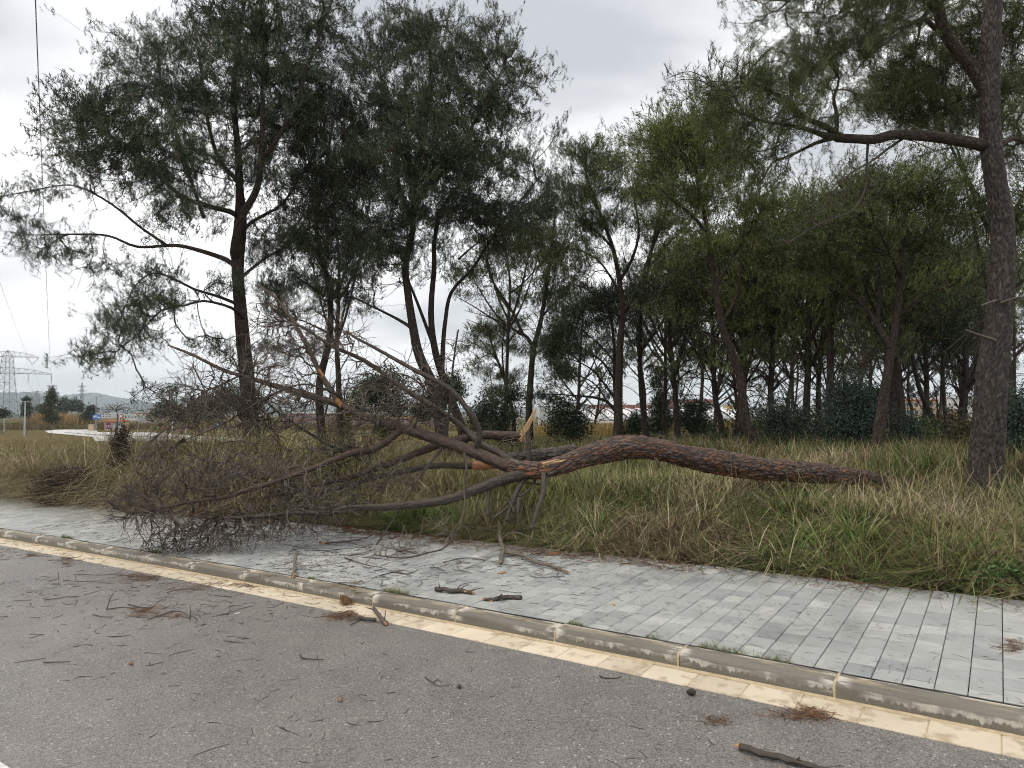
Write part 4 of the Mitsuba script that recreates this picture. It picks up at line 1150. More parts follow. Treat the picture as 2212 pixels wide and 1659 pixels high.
def wood_part(parent, name, mesh, label=None, c=WOOD, seed=0):
    v = mesh[0]
    t = meshkit.fbm(v * np.array([60, 60, 25]), 2, seed)[:, None]
    return part(parent, name, mesh, 'bark_tinted', color=np.array(c) * (.75 + .5 * t), label=label)


sp = [at(1122, 950, FD + .88), at(1130, 938, FD + .86), at(1143, 916, FD + .84), at(1151, 897, FD + .83), at(1157, 884, FD + .82)]
m1 = tube(resample(np.array(sp), .03), np.interp(np.linspace(0, 1, len(resample(np.array(sp), .03))), [0, .2, .6, 1], [.07, .045, .034, .008]), 9, lambda u, a, r: (meshkit.noise(np.stack([u * 3, a * 2.2, a * 0], -1), 4) - .5) * r * .9)[:2]
m2 = splinters(sp[3], sp[4] - sp[2], 9, .14, .007, .022, rg)
m3 = splinters(sp[1], (sp[2] - sp[0]) * np.array([.6, 1, .8]), 8, .16, .009, .05, rg)
wood_part(fallen, 'splintered_wood', join([m1, m2, m3]), 'torn pale splinter standing up at the end of a snapped limb')
c = at(1185, 1002, FD - .09)
m4 = splinters(c, at(1240, 985, FD) - at(1168, 1003, FD), 12, .30, .013, .035, rg)
wood_part(fallen, 'torn_patch', m4, 'bare torn wood on top of the trunk near its fork', (.52, .37, .21))
q = resample(fp([(1066, 1003, .42), (1045, 1005, .46), (1022, 1006, .48)]), .02)
wood_part(fallen, 'bare_wood', tube(q, np.full(len(q), .063), 14, lambda u, a, r: (meshkit.noise(np.stack([u * 20, a * 2, a * 0], -1), 2) - .5) * .02)[:2], 'stripped orange stretch of a limb', (.36, .17, .08))
for u_, v_, d_, r_ in [(733, 872, .9, .035), (694, 808, 1.15, .02)]:
    q = resample(np.array([at(u_ - 6, v_ - 10, FD + d_), at(u_ + 6, v_ + 6, FD + d_)]), .02)
    wood_part(fallen, 'bare_wood', tube(q, np.full(len(q), r_ * 1.12), 9)[:2], None, (.45, .22, .09))
# broken butt end: charred looking ragged wood
c = at(1893, 1037, FD + 1.55)
ax = at(1912, 1041, FD + 1.65) - at(1880, 1034, FD + 1.5)
v, f = splinters(c - unit(ax) * .10, ax, 60, .34, .022, .10, rg)
part(fallen, 'broken_end', (v, f), 'twig', color=np.array((.075, .072, .06)) * (.6 + .9 * meshkit.noise(v * 30)[:, None]), label='dark ragged broken butt end')
# second length of stem lying behind
q = fp([(1245, 973, 1.1), (1190, 981, 1.0), (1140, 986, .9), (1090, 994, .8), (1040, 1006, .75)])
k2 = thing('broken_log', 'length of dark plated pine stem lying just behind the fallen trunk near its fork', 'log')
bark_tube(k2, 'trunk', q, [.10, .105, .10, .09, .075], 60, .016, .09, [(.07, .058, .05), (.11, .09, .078), (.14, .115, .10), (.09, .07, .06)], (.02, .016, .013), 44, .015, .03)

# ------------------------------------------------------------------ grass
def blades(base, h, az, lean, curve, w, segs=3):
    """Bent grass blades as tapering strips: (v, f, blade number per vertex)."""
    n = len(base)
    d = np.stack([np.cos(az), np.sin(az), 0 * az], -1)
    side = np.stack([-np.sin(az), np.cos(az), 0 * az], -1)
    ts = np.linspace(0, 1, segs + 1)
    rows = []
    for t in ts:
        out = lean * t + curve * t * t
        up = np.sqrt(np.maximum(1 - (lean + curve * t) ** 2 * .55, .08)) * t - .25 * np.maximum(curve - .5, 0) * t ** 3
        c = base + d * (h * out)[:, None] + np.array([0, 0, 1.0]) * (h * up)[:, None]
        rows.append((c, w * (1 - t) ** .7 * .5))
    v = []
    for i, (c, ww) in enumerate(rows):
        if i < segs:
            v += [c - side * ww[:, None], c + side * ww[:, None]]
        else:
            v.append(c)
    v = np.stack(v, 1)
    k = v.shape[1]
    f = []
    for i in range(segs - 1):
        f += [[2 * i, 2 * i + 1, 2 * i + 3], [2 * i, 2 * i + 3, 2 * i + 2]]
    f += [[2 * segs - 2, 2 * segs - 1, 2 * segs]]
    f = (np.array(f)[None] + (np.arange(n) * k)[:, None, None]).reshape(-1, 3)
    return v.reshape(-1, 3), f, np.repeat(np.arange(n), k)


STRAW = np.array([(0.38, 0.33, 0.21), (0.48, 0.42, 0.29), (0.28, 0.225, 0.14), (0.42, 0.36, 0.25)])
OLIVE = np.array([(0.17, 0.16, 0.075), (0.23, 0.21, 0.10), (0.13, 0.13, 0.06), (0.26, 0.23, 0.125)])
BROWN = np.array([(0.13, 0.095, 0.06), (0.18, 0.135, 0.085), (0.10, 0.075, 0.05), (0.22, 0.17, 0.11)])
GREEN = np.array([(0.10, 0.15, 0.045), (0.14, 0.20, 0.06), (0.075, 0.12, 0.04), (0.18, 0.23, 0.08)])


def grass_color(p, rg, straw_bias=0.0, green_bias=0.0, q=None):
    a = meshkit.fbm(p * np.array([.55, .55, 0]) + 4, 3, 21) - .5
    b = meshkit.fbm(p * np.array([1.1, 1.1, 0]) + 9, 3, 23) - .5
    n = len(p)
    q = np.where(rg.uniform(0, 1, n) < .3, rg.uniform(0, 1, n), q if q is not None else rg.uniform(0, 1, n))
    ps = np.clip(.30 + a * 1.9 + straw_bias, .06, .95)
    pg = np.clip(.36 + b * 1.9 + green_bias, .02, .9) * (1 - ps)
    i = rg.integers(0, 4, n)
    dead = meshkit.fbm(p * np.array([.8, .8, 0]) + 31, 3, 27) + rg.normal(0, .05, n) > .62
    c = np.where((q < ps)[:, None], STRAW[i], np.where((q < ps + pg)[:, None], GREEN[i], OLIVE[i]))
    c = np.where((dead & (rg.uniform(0, 1, n) < .75))[:, None], BROWN[i], c)
    return c * rg.uniform(.7, 1.25, (n, 1))


def tussocks(cx, cy, nb, hgt, rad, rg, w, lean=(0.1, .75), curve=(.15, .75), segs=3, straw=0.0, green=0.0):
    n = len(cx)
    idx = np.repeat(np.arange(n), nb)
    az = rg.uniform(0, 2 * np.pi, len(idx))
    rr = (rad if np.isscalar(rad) else rad[idx]) * rg.uniform(0, 1, len(idx)) ** .7
    x, y = cx[idx] + np.cos(az) * rr, cy[idx] + np.sin(az) * rr
    az = az + rg.normal(0, .9, len(idx))
    base = np.stack([x, y, terrain(x, y) - .02], -1)
    h = hgt[idx] * rg.uniform(.55, 1.15, len(idx))
    s = rg.uniform(0, 1, len(idx))
    v, f, b = blades(base, h, az, lean[0] + (lean[1] - lean[0]) * s, rg.uniform(*curve, len(idx)), w * rg.uniform(.7, 1.3, len(idx)), segs)
    ctr = np.stack([cx, cy, 0 * cx], -1)
    col = grass_color(ctr[idx] + rg.normal(0, .12, (len(idx), 3)) * np.array([1, 1, 0]), rg, straw if np.isscalar(straw) else straw[idx], green if np.isscalar(green) else green[idx], rg.uniform(0, 1, n)[idx])
    shade_ = rg.uniform(.7, 1.25, n)[idx][:, None]
    col = col * shade_
    return (v, f), col[b]


rg = np.random.default_rng(101)
LOG = resample(fp(trunk_px), .1)


def clear_of_log(x, y, gap):
    d, i = cKDTree(LOG[:, :2]).query(np.stack([x, y], -1))
    return (d > gap) | (i > len(LOG) * .42)
# thick verge grass along the pavement
N1 = 4000
s, o = rg.uniform(-3.5, 23, N1), 2.33 + 5.2 * rg.uniform(0, 1, N1) ** 1.25
o = np.maximum(o, 2.40 + .16 * np.sin(s * 2.1) + .1 * np.sin(s * 5.3))
xy = road_xy(s, o)
keep = clear_of_log(xy[:, 0], xy[:, 1], .35) & ~((s > 6.0) & (s < 10.5) & (o < 3.2) & (rg.uniform(0, 1, N1) < .55))
cx, cy, o, s = xy[keep, 0], xy[keep, 1], o[keep], s[keep]
hg = (.36 + .34 * meshkit.fbm(np.stack([cx * .7, cy * .7, 0 * cx], -1), 3, 31)) * np.where(o < 2.6, .85, 1.0) * rg.uniform(.65, 1.4, len(cx))
hg = np.where(s > 10.5, hg * 2.0, hg * .9)
st, gr = np.where(s > 9.5, .30, -.13) + np.where(o < 2.75, .1, 0), np.where(s > 9.5, -.25, .18)
dome = rg.uniform(0, 1, len(cx)) < .40
m1, c1 = tussocks(cx[dome], cy[dome], 85, hg[dome] * 1.2, .12, rg, .0115, lean=(.05, 1.1), curve=(.45, 1.45), segs=3, straw=st[dome], green=gr[dome])
m2, c2 = tussocks(cx[~dome], cy[~dome], 20, hg[~dome] * .62, .2, rg, .0115, lean=(.1, 1.0), curve=(.3, 1.2), segs=2, straw=st[~dome], green=gr[~dome])
m, c = join([m1, m2]), np.vstack([c1, c2])
struct('verge_grass', m, 'blade', color=c, kind='stuff')
labels['verge_grass'].update(label='thick olive and green grass growing over the edge of the pavement', category='grass')
# taller looser grass farther back under the trees and out to the left
N2 = 13500
dist = np.exp(rg.uniform(math.log(9.5), math.log(48), N2))
az = np.radians(rg.uniform(-43, 41, N2))
cx, cy = dist * np.sin(az), dist * np.cos(az)
s, o = to_so(cx, cy)
k = (o > 4.6) & clear_of_log(cx, cy, .45)
cx, cy, dist, s, o = cx[k], cy[k], dist[k], s[k], o[k]
hg = (.40 + .38 * meshkit.fbm(np.stack([cx * .4, cy * .4, 0 * cx], -1), 3, 33)) * np.where(cx < -3, 1.5, 1.0) * np.where(cx < -3, np.clip(1.35 - dist * .028, .35, 1), np.clip(1.15 - dist * .012, .45, 1)) * rg.uniform(.7, 1.3, len(cx)) * np.where((cx > 0) & (dist < 14), .8, 1)
m, c = tussocks(cx, cy, 17, hg, .20 * (dist / 12) ** .8 * 1.0, rg, .020, lean=(.05, .6), curve=(.15, .9), segs=2, straw=np.where(cx < -2, .18, -.02), green=np.where(cx < -2, -.16, .06))
struct('rough_grass', m, 'blade', color=c, kind='stuff')
labels['rough_grass'].update(label='taller straw coloured grass under the pines and across the left', category='grass')
# tall dry reeds, golden, between the grove and the shed
def reeds(name, label, quads, n, h, w, cols, seed, d0, d1, lean=.16, patchy=0):
    rg = np.random.default_rng(seed)
    u = rg.uniform(quads[0], quads[1], n)
    d = rg.uniform(d0, d1, n)
    if patchy:
        pw = meshkit.fbm(np.stack([u * .03, d * .02, 0 * u], -1), 3, seed)
        kp = pw > np.quantile(pw, patchy)
        u, d = u[kp], d[kp]
        n = len(u)
    x = (u - 1106) / FU * d
    b = np.stack([x, d, terrain(x, d) - .05], -1)
    v, f, i = blades(b, h * rg.uniform(.6, 1.1, n), rg.uniform(0, 6.28, n), rg.uniform(0, lean, n), rg.uniform(0, .3, n), w * rg.uniform(.7, 1.3, n), 2)
    cc = np.array(cols)[rg.integers(0, len(cols), n)] * rg.uniform(.75, 1.2, (n, 1))
    struct(name, (v, f), 'blade', color=cc[i], kind='stuff')
    labels[name].update(label=label, category='reeds')


reeds('golden_reeds', 'tall golden dry reeds standing between the trunks in front of the vaulted shed', (1160, 1740), 26000, 1.35, .05, [(.42, .31, .13), (.50, .38, .17), (.34, .25, .11), (.28, .22, .10)], 5, 52, 78)
reeds('far_reeds', 'orange brown reeds far off at the left under the pylons', (-40, 215), 11000, 5.0, .30, [(.34, .21, .085), (.42, .28, .12), (.26, .17, .08), (.20, .15, .07)], 6, 240, 300, patchy=.62)
reeds('brown_scrub', 'brown heath scrub along the far pavement at the left', (-60, 1100), 20000, 2.0, .18, [(.14, .09, .055), (.17, .12, .065), (.10, .075, .045), (.16, .14, .06), (.12, .12, .05)], 8, 212, 262, .6)
reeds('olive_scrub', 'low olive scrub in the middle distance at the left', (-80, 1000), 14000, .38, .11, [(.15, .12, .06), (.12, .12, .05), (.20, .16, .085), (.09, .09, .04)], 9, 60, 140, .6)
reeds('dry_field', 'dry straw field behind the fallen branches, left of centre', (560, 1180), 15000, .7, .07, [(.32, .24, .12), (.26, .2, .10), (.38, .29, .15), (.16, .14, .06)], 10, 48, 120, .5)

# ------------------------------------------------------------------ shrubs
def leaves(pts, rg, size, cols):
    n = len(pts)
    a = unit(rg.normal(0, 1, (n, 3)) + np.array([0, 0, .3]))
    b = unit(np.cross(a, rg.normal(0, 1, (n, 3))))
    l = size * rg.uniform(.6, 1.25, (n, 1))
    v = np.stack([pts - a * l, pts + b * l * .42, pts + a * l, pts - b * l * .42], 1)
    f = (np.array([[0, 1, 2], [0, 2, 3]])[None] + (np.arange(n) * 4)[:, None, None]).reshape(-1, 3)
    t = np.clip(meshkit.fbm(pts * 2.0, 2, 3) * 1.2 - .15 + rg.normal(0, .2, n), 0, 1)[:, None]
    c = np.array(cols[0]) * (1 - t) + np.array(cols[1]) * t
    return (v.reshape(-1, 3), f), np.repeat(c, 4, 0)


def shrub(name, label, cat, u, vb, d, lobes, cols, ntip=160, per=30, size=.03, seed=1, stem=(.09, .075, .06), spread=.16, group=None, shell=.5, rtip=.004):
    rg = np.random.default_rng(seed)
    key = thing(name, label, cat, group)
    x, y = at(u, vb, d)[:2]
    b = on(x, y, -.1)
    cen = at(np.mean([l[0] for l in lobes]), np.mean([l[1] for l in lobes]), d)
    sk = []
    for i in range(4):
        e = b + (cen - b) * .75 + rg.normal(0, .25, 3) * np.linalg.norm(cen - b)
        p = resample(np.array([b + rg.normal(0, .06, 3) * [1, 1, 0], b * .5 + e * .5 + [0, 0, .1], e]), .12)
        sk.append((p, None, .2))
    tg = lobes_to_points(lobes, d, ntip, rg, shell)
    tg[:, 2] = np.maximum(tg[:, 2], terrain(tg[:, 0], tg[:, 1]) + .04)
    p0, p1, a0, a1, tips, td = grow(sk, tg, rg, step=.15, rtip=rtip)
    mm = [prisms(p0, p1, a0, a1, 3)] + [tube(p, np.linspace(.03, .012, len(p)), 5)[:2] for p, _, _ in sk]
    v, f = join(mm)
    part(key, 'stems', (v, f), 'twig', color=np.tile(np.array(stem), (len(v), 1)), kind='stuff')
    if per:
        q = np.repeat(tips, per, 0) + rg.normal(0, spread, (len(tips) * per, 3))
        q[:, 2] = np.maximum(q[:, 2], terrain(q[:, 0], q[:, 1]) + .02)
        m, c = leaves(q, rg, size, cols)
        part(key, 'foliage', m, 'leaf', color=c)
    return key


DKG, BLG, LTG = ((.022, .036, .020), (.060, .085, .042)), ((.024, .042, .032), (.070, .105, .075)), ((.06, .09, .02), (.15, .20, .05))
shrub('shrub', 'dark leafy evergreen shrub in the grove, just left of the reddish leaning pine', 'shrub', 1835, 1000, 20, [(1830, 845, 45, 38), (1850, 890, 55, 45), (1815, 920, 50, 45), (1850, 950, 50, 40), (1880, 870, 25, 35)], BLG, 420, 34, .045, 1)
shrub('shrub', 'loose leafy shrub just right of the curving reddish trunk', 'shrub', 1690, 985, 23, [(1660, 900, 35, 45), (1700, 890, 38, 45), (1720, 930, 35, 40), (1680, 950, 45, 30)], BLG, 300, 22, .045, 2)
shrub('shrub', 'grey green shrub left of the straight dark pine, below the arching bare limbs', 'shrub', 1225, 965, 30, [(1225, 895, 30, 28), (1200, 915, 28, 28), (1250, 920, 26, 28), (1230, 935, 40, 20), (1215, 870, 18, 16)], DKG, 260, 24, .06, 3)
shrub('shrub', 'dark shrub behind the upright splinter of the broken limb', 'shrub', 1080, 965, 30, [(1065, 870, 38, 30), (1090, 900, 45, 30), (1060, 920, 45, 28), (1110, 850, 28, 28), (1030, 900, 30, 30)], DKG, 320, 26, .06, 4)
shrub('shrub', 'rounded shrub between the straight dark pine and the thin leaning pine', 'shrub', 1372, 960, 34, [(1372, 912, 20, 18), (1366, 930, 18, 16)], DKG, 110, 26, .06, 5)
shrub('shrub', 'dark conifer bush behind the stems right of the thin leaning pine', 'shrub', 1425, 960, 35, [(1425, 870, 18, 25), (1428, 900, 24, 25), (1420, 925, 26, 22), (1422, 820, 12, 25)], DKG, 220, 28, .07, 6)
shrub('shrub', 'feathery young pine bush in front of the right part of the vaulted shed', 'shrub', 1500, 965, 31, [(1500, 880, 26, 18), (1490, 905, 30, 20), (1510, 925, 26, 18)], DKG, 200, 26, .06, 7)
shrub('shrub', 'tall dark shrub at the right edge behind the big near pine', 'shrub', 2200, 1040, 15.5, [(2195, 900, 35, 45), (2200, 960, 40, 45), (2185, 1000, 30, 35), (2230, 900, 40, 60)], BLG, 420, 34, .035, 8)
shrub('shrub', 'fresh green bush left of the V shaped stems', 'shrub', 1985, 1000, 22, [(1985, 935, 22, 22), (1975, 960, 28, 20), (1995, 960, 20, 18)], LTG, 150, 26, .045, 9)
shrub('shrub', 'brownish green bush between the V shaped stems and the big near pine', 'shrub', 2075, 1005, 20, [(2075, 945, 26, 24), (2070, 970, 32, 22), (2090, 930, 18, 18)], ((.05, .05, .025), (.11, .105, .05)), 170, 24, .045, 10)
shrub('shrub', 'russet brown leafy bush in front of the beige building', 'shrub', 2050, 975, 36, [(2035, 910, 30, 18), (2065, 905, 28, 16), (2045, 930, 36, 16)], ((.12, .07, .035), (.22, .14, .07)), 170, 24, .07, 11)
shrub('shrub', 'dark shrub at the foot of the thick black stem', 'shrub', 1955, 1015, 20, [(1955, 960, 26, 26), (1945, 985, 28, 18), (1965, 920, 18, 22)], BLG, 200, 28, .04, 12)
shrub('shrub', 'shrub filling the gap right of the low far pine behind the curving trunk', 'shrub', 1755, 985, 27, [(1755, 930, 30, 28), (1775, 950, 26, 22), (1735, 950, 22, 20)], DKG, 180, 26, .05, 14)
shrub('shrub', 'blackish purple low shrub at the edge of the pavement at the left', 'shrub', 145, 1088, hit(145, 1090, 0, 'plane')[1], [(145, 1045, 48, 26), (112, 1060, 36, 20), (185, 1062, 34, 18), (145, 1070, 55, 14)], ((.026, .015, .014), (.065, .040, .033)), 620, 40, .026, 15, stem=(.035, .022, .018), spread=.09)
shrub('shrub', 'dark spiky upright shrub in the left grass', 'shrub', 262, 1015, 15.5, [(258, 955, 14, 22), (265, 985, 16, 22), (250, 1000, 14, 14), (268, 935, 6, 14)], ((.035, .026, .02), (.085, .065, .045)), 260, 16, .028, 16, stem=(.07, .05, .04), spread=.07)
shrub('shrub', 'yellowish broom bush behind the dead twigs, left of centre', 'shrub', 740, 965, 34, [(740, 900, 16, 22), (735, 930, 20, 20), (750, 880, 10, 14)], ((.11, .11, .03), (.22, .20, .07)), 130, 22, .06, 17)
shrub('shrub', 'fresh green small bush behind the lower limbs, left of centre', 'shrub', 825, 965, 36, [(825, 915, 16, 14), (830, 930, 22, 12)], LTG, 100, 24, .06, 18)
shrub('shrub', 'low dead brown weed clump in the verge at the right', 'weed', 1960, 1180, hit(1960, 1185)[1], [(1950, 1155, 55, 22), (1910, 1170, 45, 16), (2000, 1165, 40, 16)], None, 330, 0, .02, 19, stem=(.115, .075, .055), rtip=.0022)
shrub('shrub', 'bright green leafy weed clump at the pavement edge, lower right corner', 'weed', 2165, 1275, hit(2165, 1278)[1], [(2150, 1248, 35, 14), (2190, 1243, 35, 16), (2120, 1260, 20, 10)], ((.05, .10, .03), (.12, .20, .06)), 130, 12, .022, 20, spread=.05)
G2 = 'dark bushy pines in the middle distance behind the dead branches'
for i, (u, vb, d, lo) in enumerate([(820, 950, 46, [(800, 850, 45, 30), (835, 830, 40, 30), (780, 880, 30, 22), (850, 880, 35, 25)]), (945, 950, 48, [(945, 860, 30, 25), (920, 885, 30, 20), (975, 840, 25, 25)]),
                                     (520, 945, 60, [(500, 860, 40, 25), (460, 880, 45, 22), (540, 880, 30, 20)])]):
    shrub('bushy_pine', ['bushy pine behind the long upper limb of the fallen tree', 'bushy pine behind the feet of the twin trunks', 'bushy pine showing through the twigs under the tall left pine'][i], 'pine tree', u, vb, d, lo, DKG, 300, 30, .10, 30 + i, spread=.3)
# ragged undergrowth joining the shrubs of the grove
rg = np.random.default_rng(77)
n = 26000
u_, d_ = rg.uniform(1400, 2215, n), rg.uniform(21, 40, n)
x_ = (u_ - 1106) / FU * d_
pw = meshkit.fbm(np.stack([x_ * .35, d_ * .35, 0 * x_], -1), 3, 9)
k_ = pw > .5
x_, d_, pw = x_[k_], d_[k_], pw[k_]
top_ = np.clip((pw - .5) * 9, .1, 1.5)
pt = np.stack([x_, d_, terrain(x_, d_) + top_ * rg.uniform(0, 1, len(x_)) ** .7], -1)
m, c = leaves(pt, rg, .07, DKG)
struct('undergrowth', m, 'leaf', color=c, kind='stuff')
labels['undergrowth'].update(label='ragged dark undergrowth between the trunks of the grove', category='undergrowth')
# a fresh green tuft in the near right corner
c_ = np.array([hit(u, v)[:2] for u, v in [(2130, 1262), (2160, 1265), (2185, 1262), (2205, 1268), (2150, 1250), (2195, 1248)]])
m, c = tussocks(c_[:, 0], c_[:, 1], 120, np.full(6, .34), .14, rg, .011, lean=(.1, 1.0), curve=(.3, 1.2), segs=3, straw=-.6, green=.9)
single('grass_tuft', 'bright green grass tuft at the pavement edge, lower right corner', 'grass', m, 'blade', color=c, kind='stuff')
# far trees at the left
def far_tree(label, u, d, lobes, cols, seed, cat='tree', stem=True, group=None, per=26, ntip=110, size=None):
    return shrub('far_tree', label, cat, u, 930, d, lobes, cols, ntip, per, size or d * .0016, seed, spread=d * .0022, group=group)


far_tree('dark round pine nearest the pavement, right of the walking people', 372, 120, [(372, 888, 34, 20), (345, 896, 22, 14), (395, 900, 25, 12), (360, 878, 22, 12)], DKG, 40, ntip=200)
far_tree('dark pine right of the round pine beyond the pavement', 440, 118, [(440, 886, 30, 22), (465, 895, 26, 18), (420, 895, 22, 16)], DKG, 41, ntip=180)
far_tree('rounded green tree beside the slender pylon', 159, 330, [(159, 875, 15, 11), (152, 881, 11, 7), (167, 882, 11, 7)], DKG, 42)
far_tree('rounded green tree behind the slim conifer at the left', 92, 360, [(92, 886, 13, 8)], DKG, 43)
far_tree('dark cypress between the two rounded trees', 138, 380, [(138, 880, 3.5, 14), (139, 868, 2.5, 8)], DKG, 44, ntip=60)
far_tree('short dark tree left of the cypress', 133, 380, [(133, 888, 5, 9)], DKG, 45, ntip=50)
far_tree('slim dark conifer standing alone in the left field', 110, 150, [(110, 862, 10, 14), (109, 884, 15, 16), (112, 905, 12, 10), (111, 848, 5, 10)], ((.03, .04, .02), (.09, .10, .05)), 46, ntip=170)
far_tree('dark tree beside the tall lamp post at the far left', 57, 175, [(57, 880, 6, 12), (57, 865, 3, 8), (57, 893, 7, 7)], DKG, 47, ntip=70)
far_tree('dark bush at the very left edge below the big pylon', 5, 175, [(3, 893, 12, 9)], DKG, 48, ntip=60)
far_tree('dark tree beside the white graffiti hut', 200, 240, [(198, 886, 7, 7), (190, 897, 10, 5)], DKG, 49, ntip=90)
for i, (u, w, h) in enumerate([(1225, 14, 6), (1257, 7, 5), (1300, 9, 5), (1345, 10, 5), (1385, 10, 6), (1440, 12, 6), (1780, 10, 6), (1795, 9, 5)]):
    far_tree(['skyline tree above the left end of the vaulted shed', 'small skyline tree just left of the long red warehouse', 'skyline tree above the left end of the long red warehouse', 'skyline tree right of the straight dark pine trunk', 'skyline tree beside the thin leaning pine trunk', 'wide skyline tree right of the dark conifer bush', 'skyline tree seen right of the dark stem behind the leafy shrub', 'rightmost skyline tree, seen through the dark shrub in the grove'][i], u, 520, [(u, 884 - h * .4, w, h)], DKG, 60 + i, ntip=50, per=20, group='skyline trees beyond the vaulted shed')
# bare winter tree
rg = np.random.default_rng(55)
k = thing('bare_tree', 'leafless winter tree rising behind the graffiti hut', 'tree')
dB = 205
b = on(*at(253, 910, dB)[:2])
tk = np.array([b, at(254, 905, dB), at(254, 897, dB), at(252, 889, dB)])
p = resample(tk, .5)
v, f, uv = tube(p, np.linspace(.28, .2, len(p)), 8)
part(k, 'trunk', (v, f), 'twig', smooth=True, color=np.tile((.09, .08, .075), (len(v), 1)))
tg = lobes_to_points([(235, 882, 22, 11), (262, 880, 24, 12), (280, 890, 14, 8), (225, 890, 14, 8), (250, 874, 22, 6)], dB, 420, rg, .4)
p0, p1, a0, a1, tips, td = grow([(p, None, .3)], tg, rg, step=.8, curl=.06, rtip=.022)
v, f = prisms(p0, p1, a0, a1, 3)
part(k, 'branches', (v, f), 'twig', color=np.tile((.115, .105, .10), (len(v), 1)))
# ------------------------------------------------------------------ far left: pylons, wires, posts, hut, people
def lattice(edges, r):
    e = np.array(edges, float)
    return prisms(e[:, 0], e[:, 1], r, r, 4)


def pylon(label, x, y, h, wb, wt, arms, peak, seed=0, r=.12, panels=6, vins=True, group=None):
    """Steel lattice pylon: arms = [(height, half length, depth of the arm truss)]."""
    k = thing('electricity_pylon', label, 'pylon', group)
    b = on(x, y, -.5)
    yaw = math.atan2(-x, y) * 0 + .12
    co, si = math.cos(yaw), math.sin(yaw)
    R = lambda p: b + np.array([p[0] * co - p[1] * si, p[0] * si + p[1] * co, p[2]])
    ht = arms[0][0] + peak
    wid = lambda z: np.interp(z, [0, arms[-1][0], arms[0][0], ht], [wb, wt * 1.25, wt, .15])
    zs = np.r_[np.linspace(0, arms[-1][0] ** 1, panels) ** 1.0, np.linspace(arms[-1][0], ht, 5)[1:]]
    e, legs = [], []
    for a, c in zip(zs[:-1], zs[1:]):
        wa, wc = wid(a) / 2, wid(c) / 2
        A = [(-wa, -wa, a), (wa, -wa, a), (wa, wa, a), (-wa, wa, a)]
        C = [(-wc, -wc, c), (wc, -wc, c), (wc, wc, c), (-wc, wc, c)]
        for i in range(4):
            j = (i + 1) % 4
            legs.append((R(A[i]), R(C[i])))
            e += [(R(A[i]), R(C[j])), (R(A[j]), R(C[i])), (R(C[i]), R(C[j]))]
    part(k, 'tower', join([lattice(legs, r * 1.35), lattice(e, r * .6)]), 'galvanised_steel')
    tips = []
    for z, L, dp in arms:
        for s in (-1, 1):
            e = []
            w = wid(z) / 2
            w2 = wid(z + dp) / 2
            tip = np.array([s * L, 0, z - .02 * L])
            n = 5
            lo0, lo1 = np.array([s * w, -w, z]), np.array([s * w, w, z])
            up = np.array([s * w2, 0, z + dp])
            main = [(R(q), R(tip)) for q in (lo0, lo1)]
            for i in range(n):
                t0, t1 = i / n, (i + 1) / n
                P = lambda q, t: q * (1 - t) + tip * t + (np.array([0, 0, .25 * dp * math.sin(math.pi * t)]) if q is up else 0)
                e += [(R(P(lo0, t0)), R(P(up, t1))), (R(P(lo1, t0)), R(P(up, t1))), (R(P(lo0, t1)), R(P(up, t1)))]
            main += [(R(P(up, i / n)), R(P(up, (i + 1) / n))) for i in range(n)]
            part(k, 'crossarm', join([lattice(main, r), lattice(e, r * .5)]), 'galvanised_steel')
            tips.append(R(tip))
    return k, b, R, tips


P1 = at(13, 905, 426)
k, b, R, tips1 = pylon('big lattice pylon with two long crossarms, cut by the left edge of the photo', P1[0], P1[1], 47, 9.5, 4.2, [(38.5, 17.5, 3.2), (28.5, 25, 3.2)], 3.9, r=.15)
# V string on the upper arm, straight strings on the lower arm
for i, (p0, p1) in enumerate([(tips1[1], tips1[1] + np.array([-3.8, 0, -4.2])), (tips1[1] + np.array([-7.8, 0, .2]), tips1[1] + np.array([-3.8, 0, -4.2])), (tips1[3], tips1[3] + np.array([0, 0, -5])), (tips1[3] + np.array([-14.2, 0, .4]), tips1[3] + np.array([-14.2, 0, -5]))]):
    part(k, 'insulator', prisms(p0, p1, .16, .16, 6), 'galvanised_steel')
P2, P3 = at(79, 905, 1080), at(66, 905, 1250)
_, _, _, tips2 = pylon('nearer of the two overlapping far pylons at the left', P2[0], P2[1], 47, 9.5, 4.2, [(39, 17.5, 3), (30, 24, 3), (20.5, 27, 2.6)], 4.5, r=.34, group='pylons of the far power line')
_, _, _, tips3 = pylon('farther of the two overlapping far pylons at the left', P3[0], P3[1], 47, 9.5, 4.2, [(40, 14, 3), (33, 21, 3), (26, 18, 2.6)], 4, r=.36, group='pylons of the far power line')
P4 = at(175.5, 915, 690)
_, _, _, tips4 = pylon('slender pylon with three pairs of short arms', P4[0], P4[1], 35, 3.6, 1.4, [(30.5, 4, .9), (26.2, 4.6, .9), (21.8, 4.1, .9)], 4, r=.13)
P5 = at(110, 912, 900)
pylon('small pylon peeping out above the slim conifer', P5[0], P5[1], 30, 3.6, 1.5, [(24, 3.5, .8), (19, 4.2, .8), (15, 3.5, .8)], 4, r=.15)


def wire(label, p0, p1, sag, r=.035, ext=None):
    t = np.linspace(0, 1, 60)
    q = p0 + (p1 - p0) * t[:, None]
    q[:, 2] -= 4 * sag * t * (1 - t)
    v, f, _ = tube(q, np.full(60, r), 4)
    single('power_line', label, 'wire', (v, f), 'galvanised_steel')


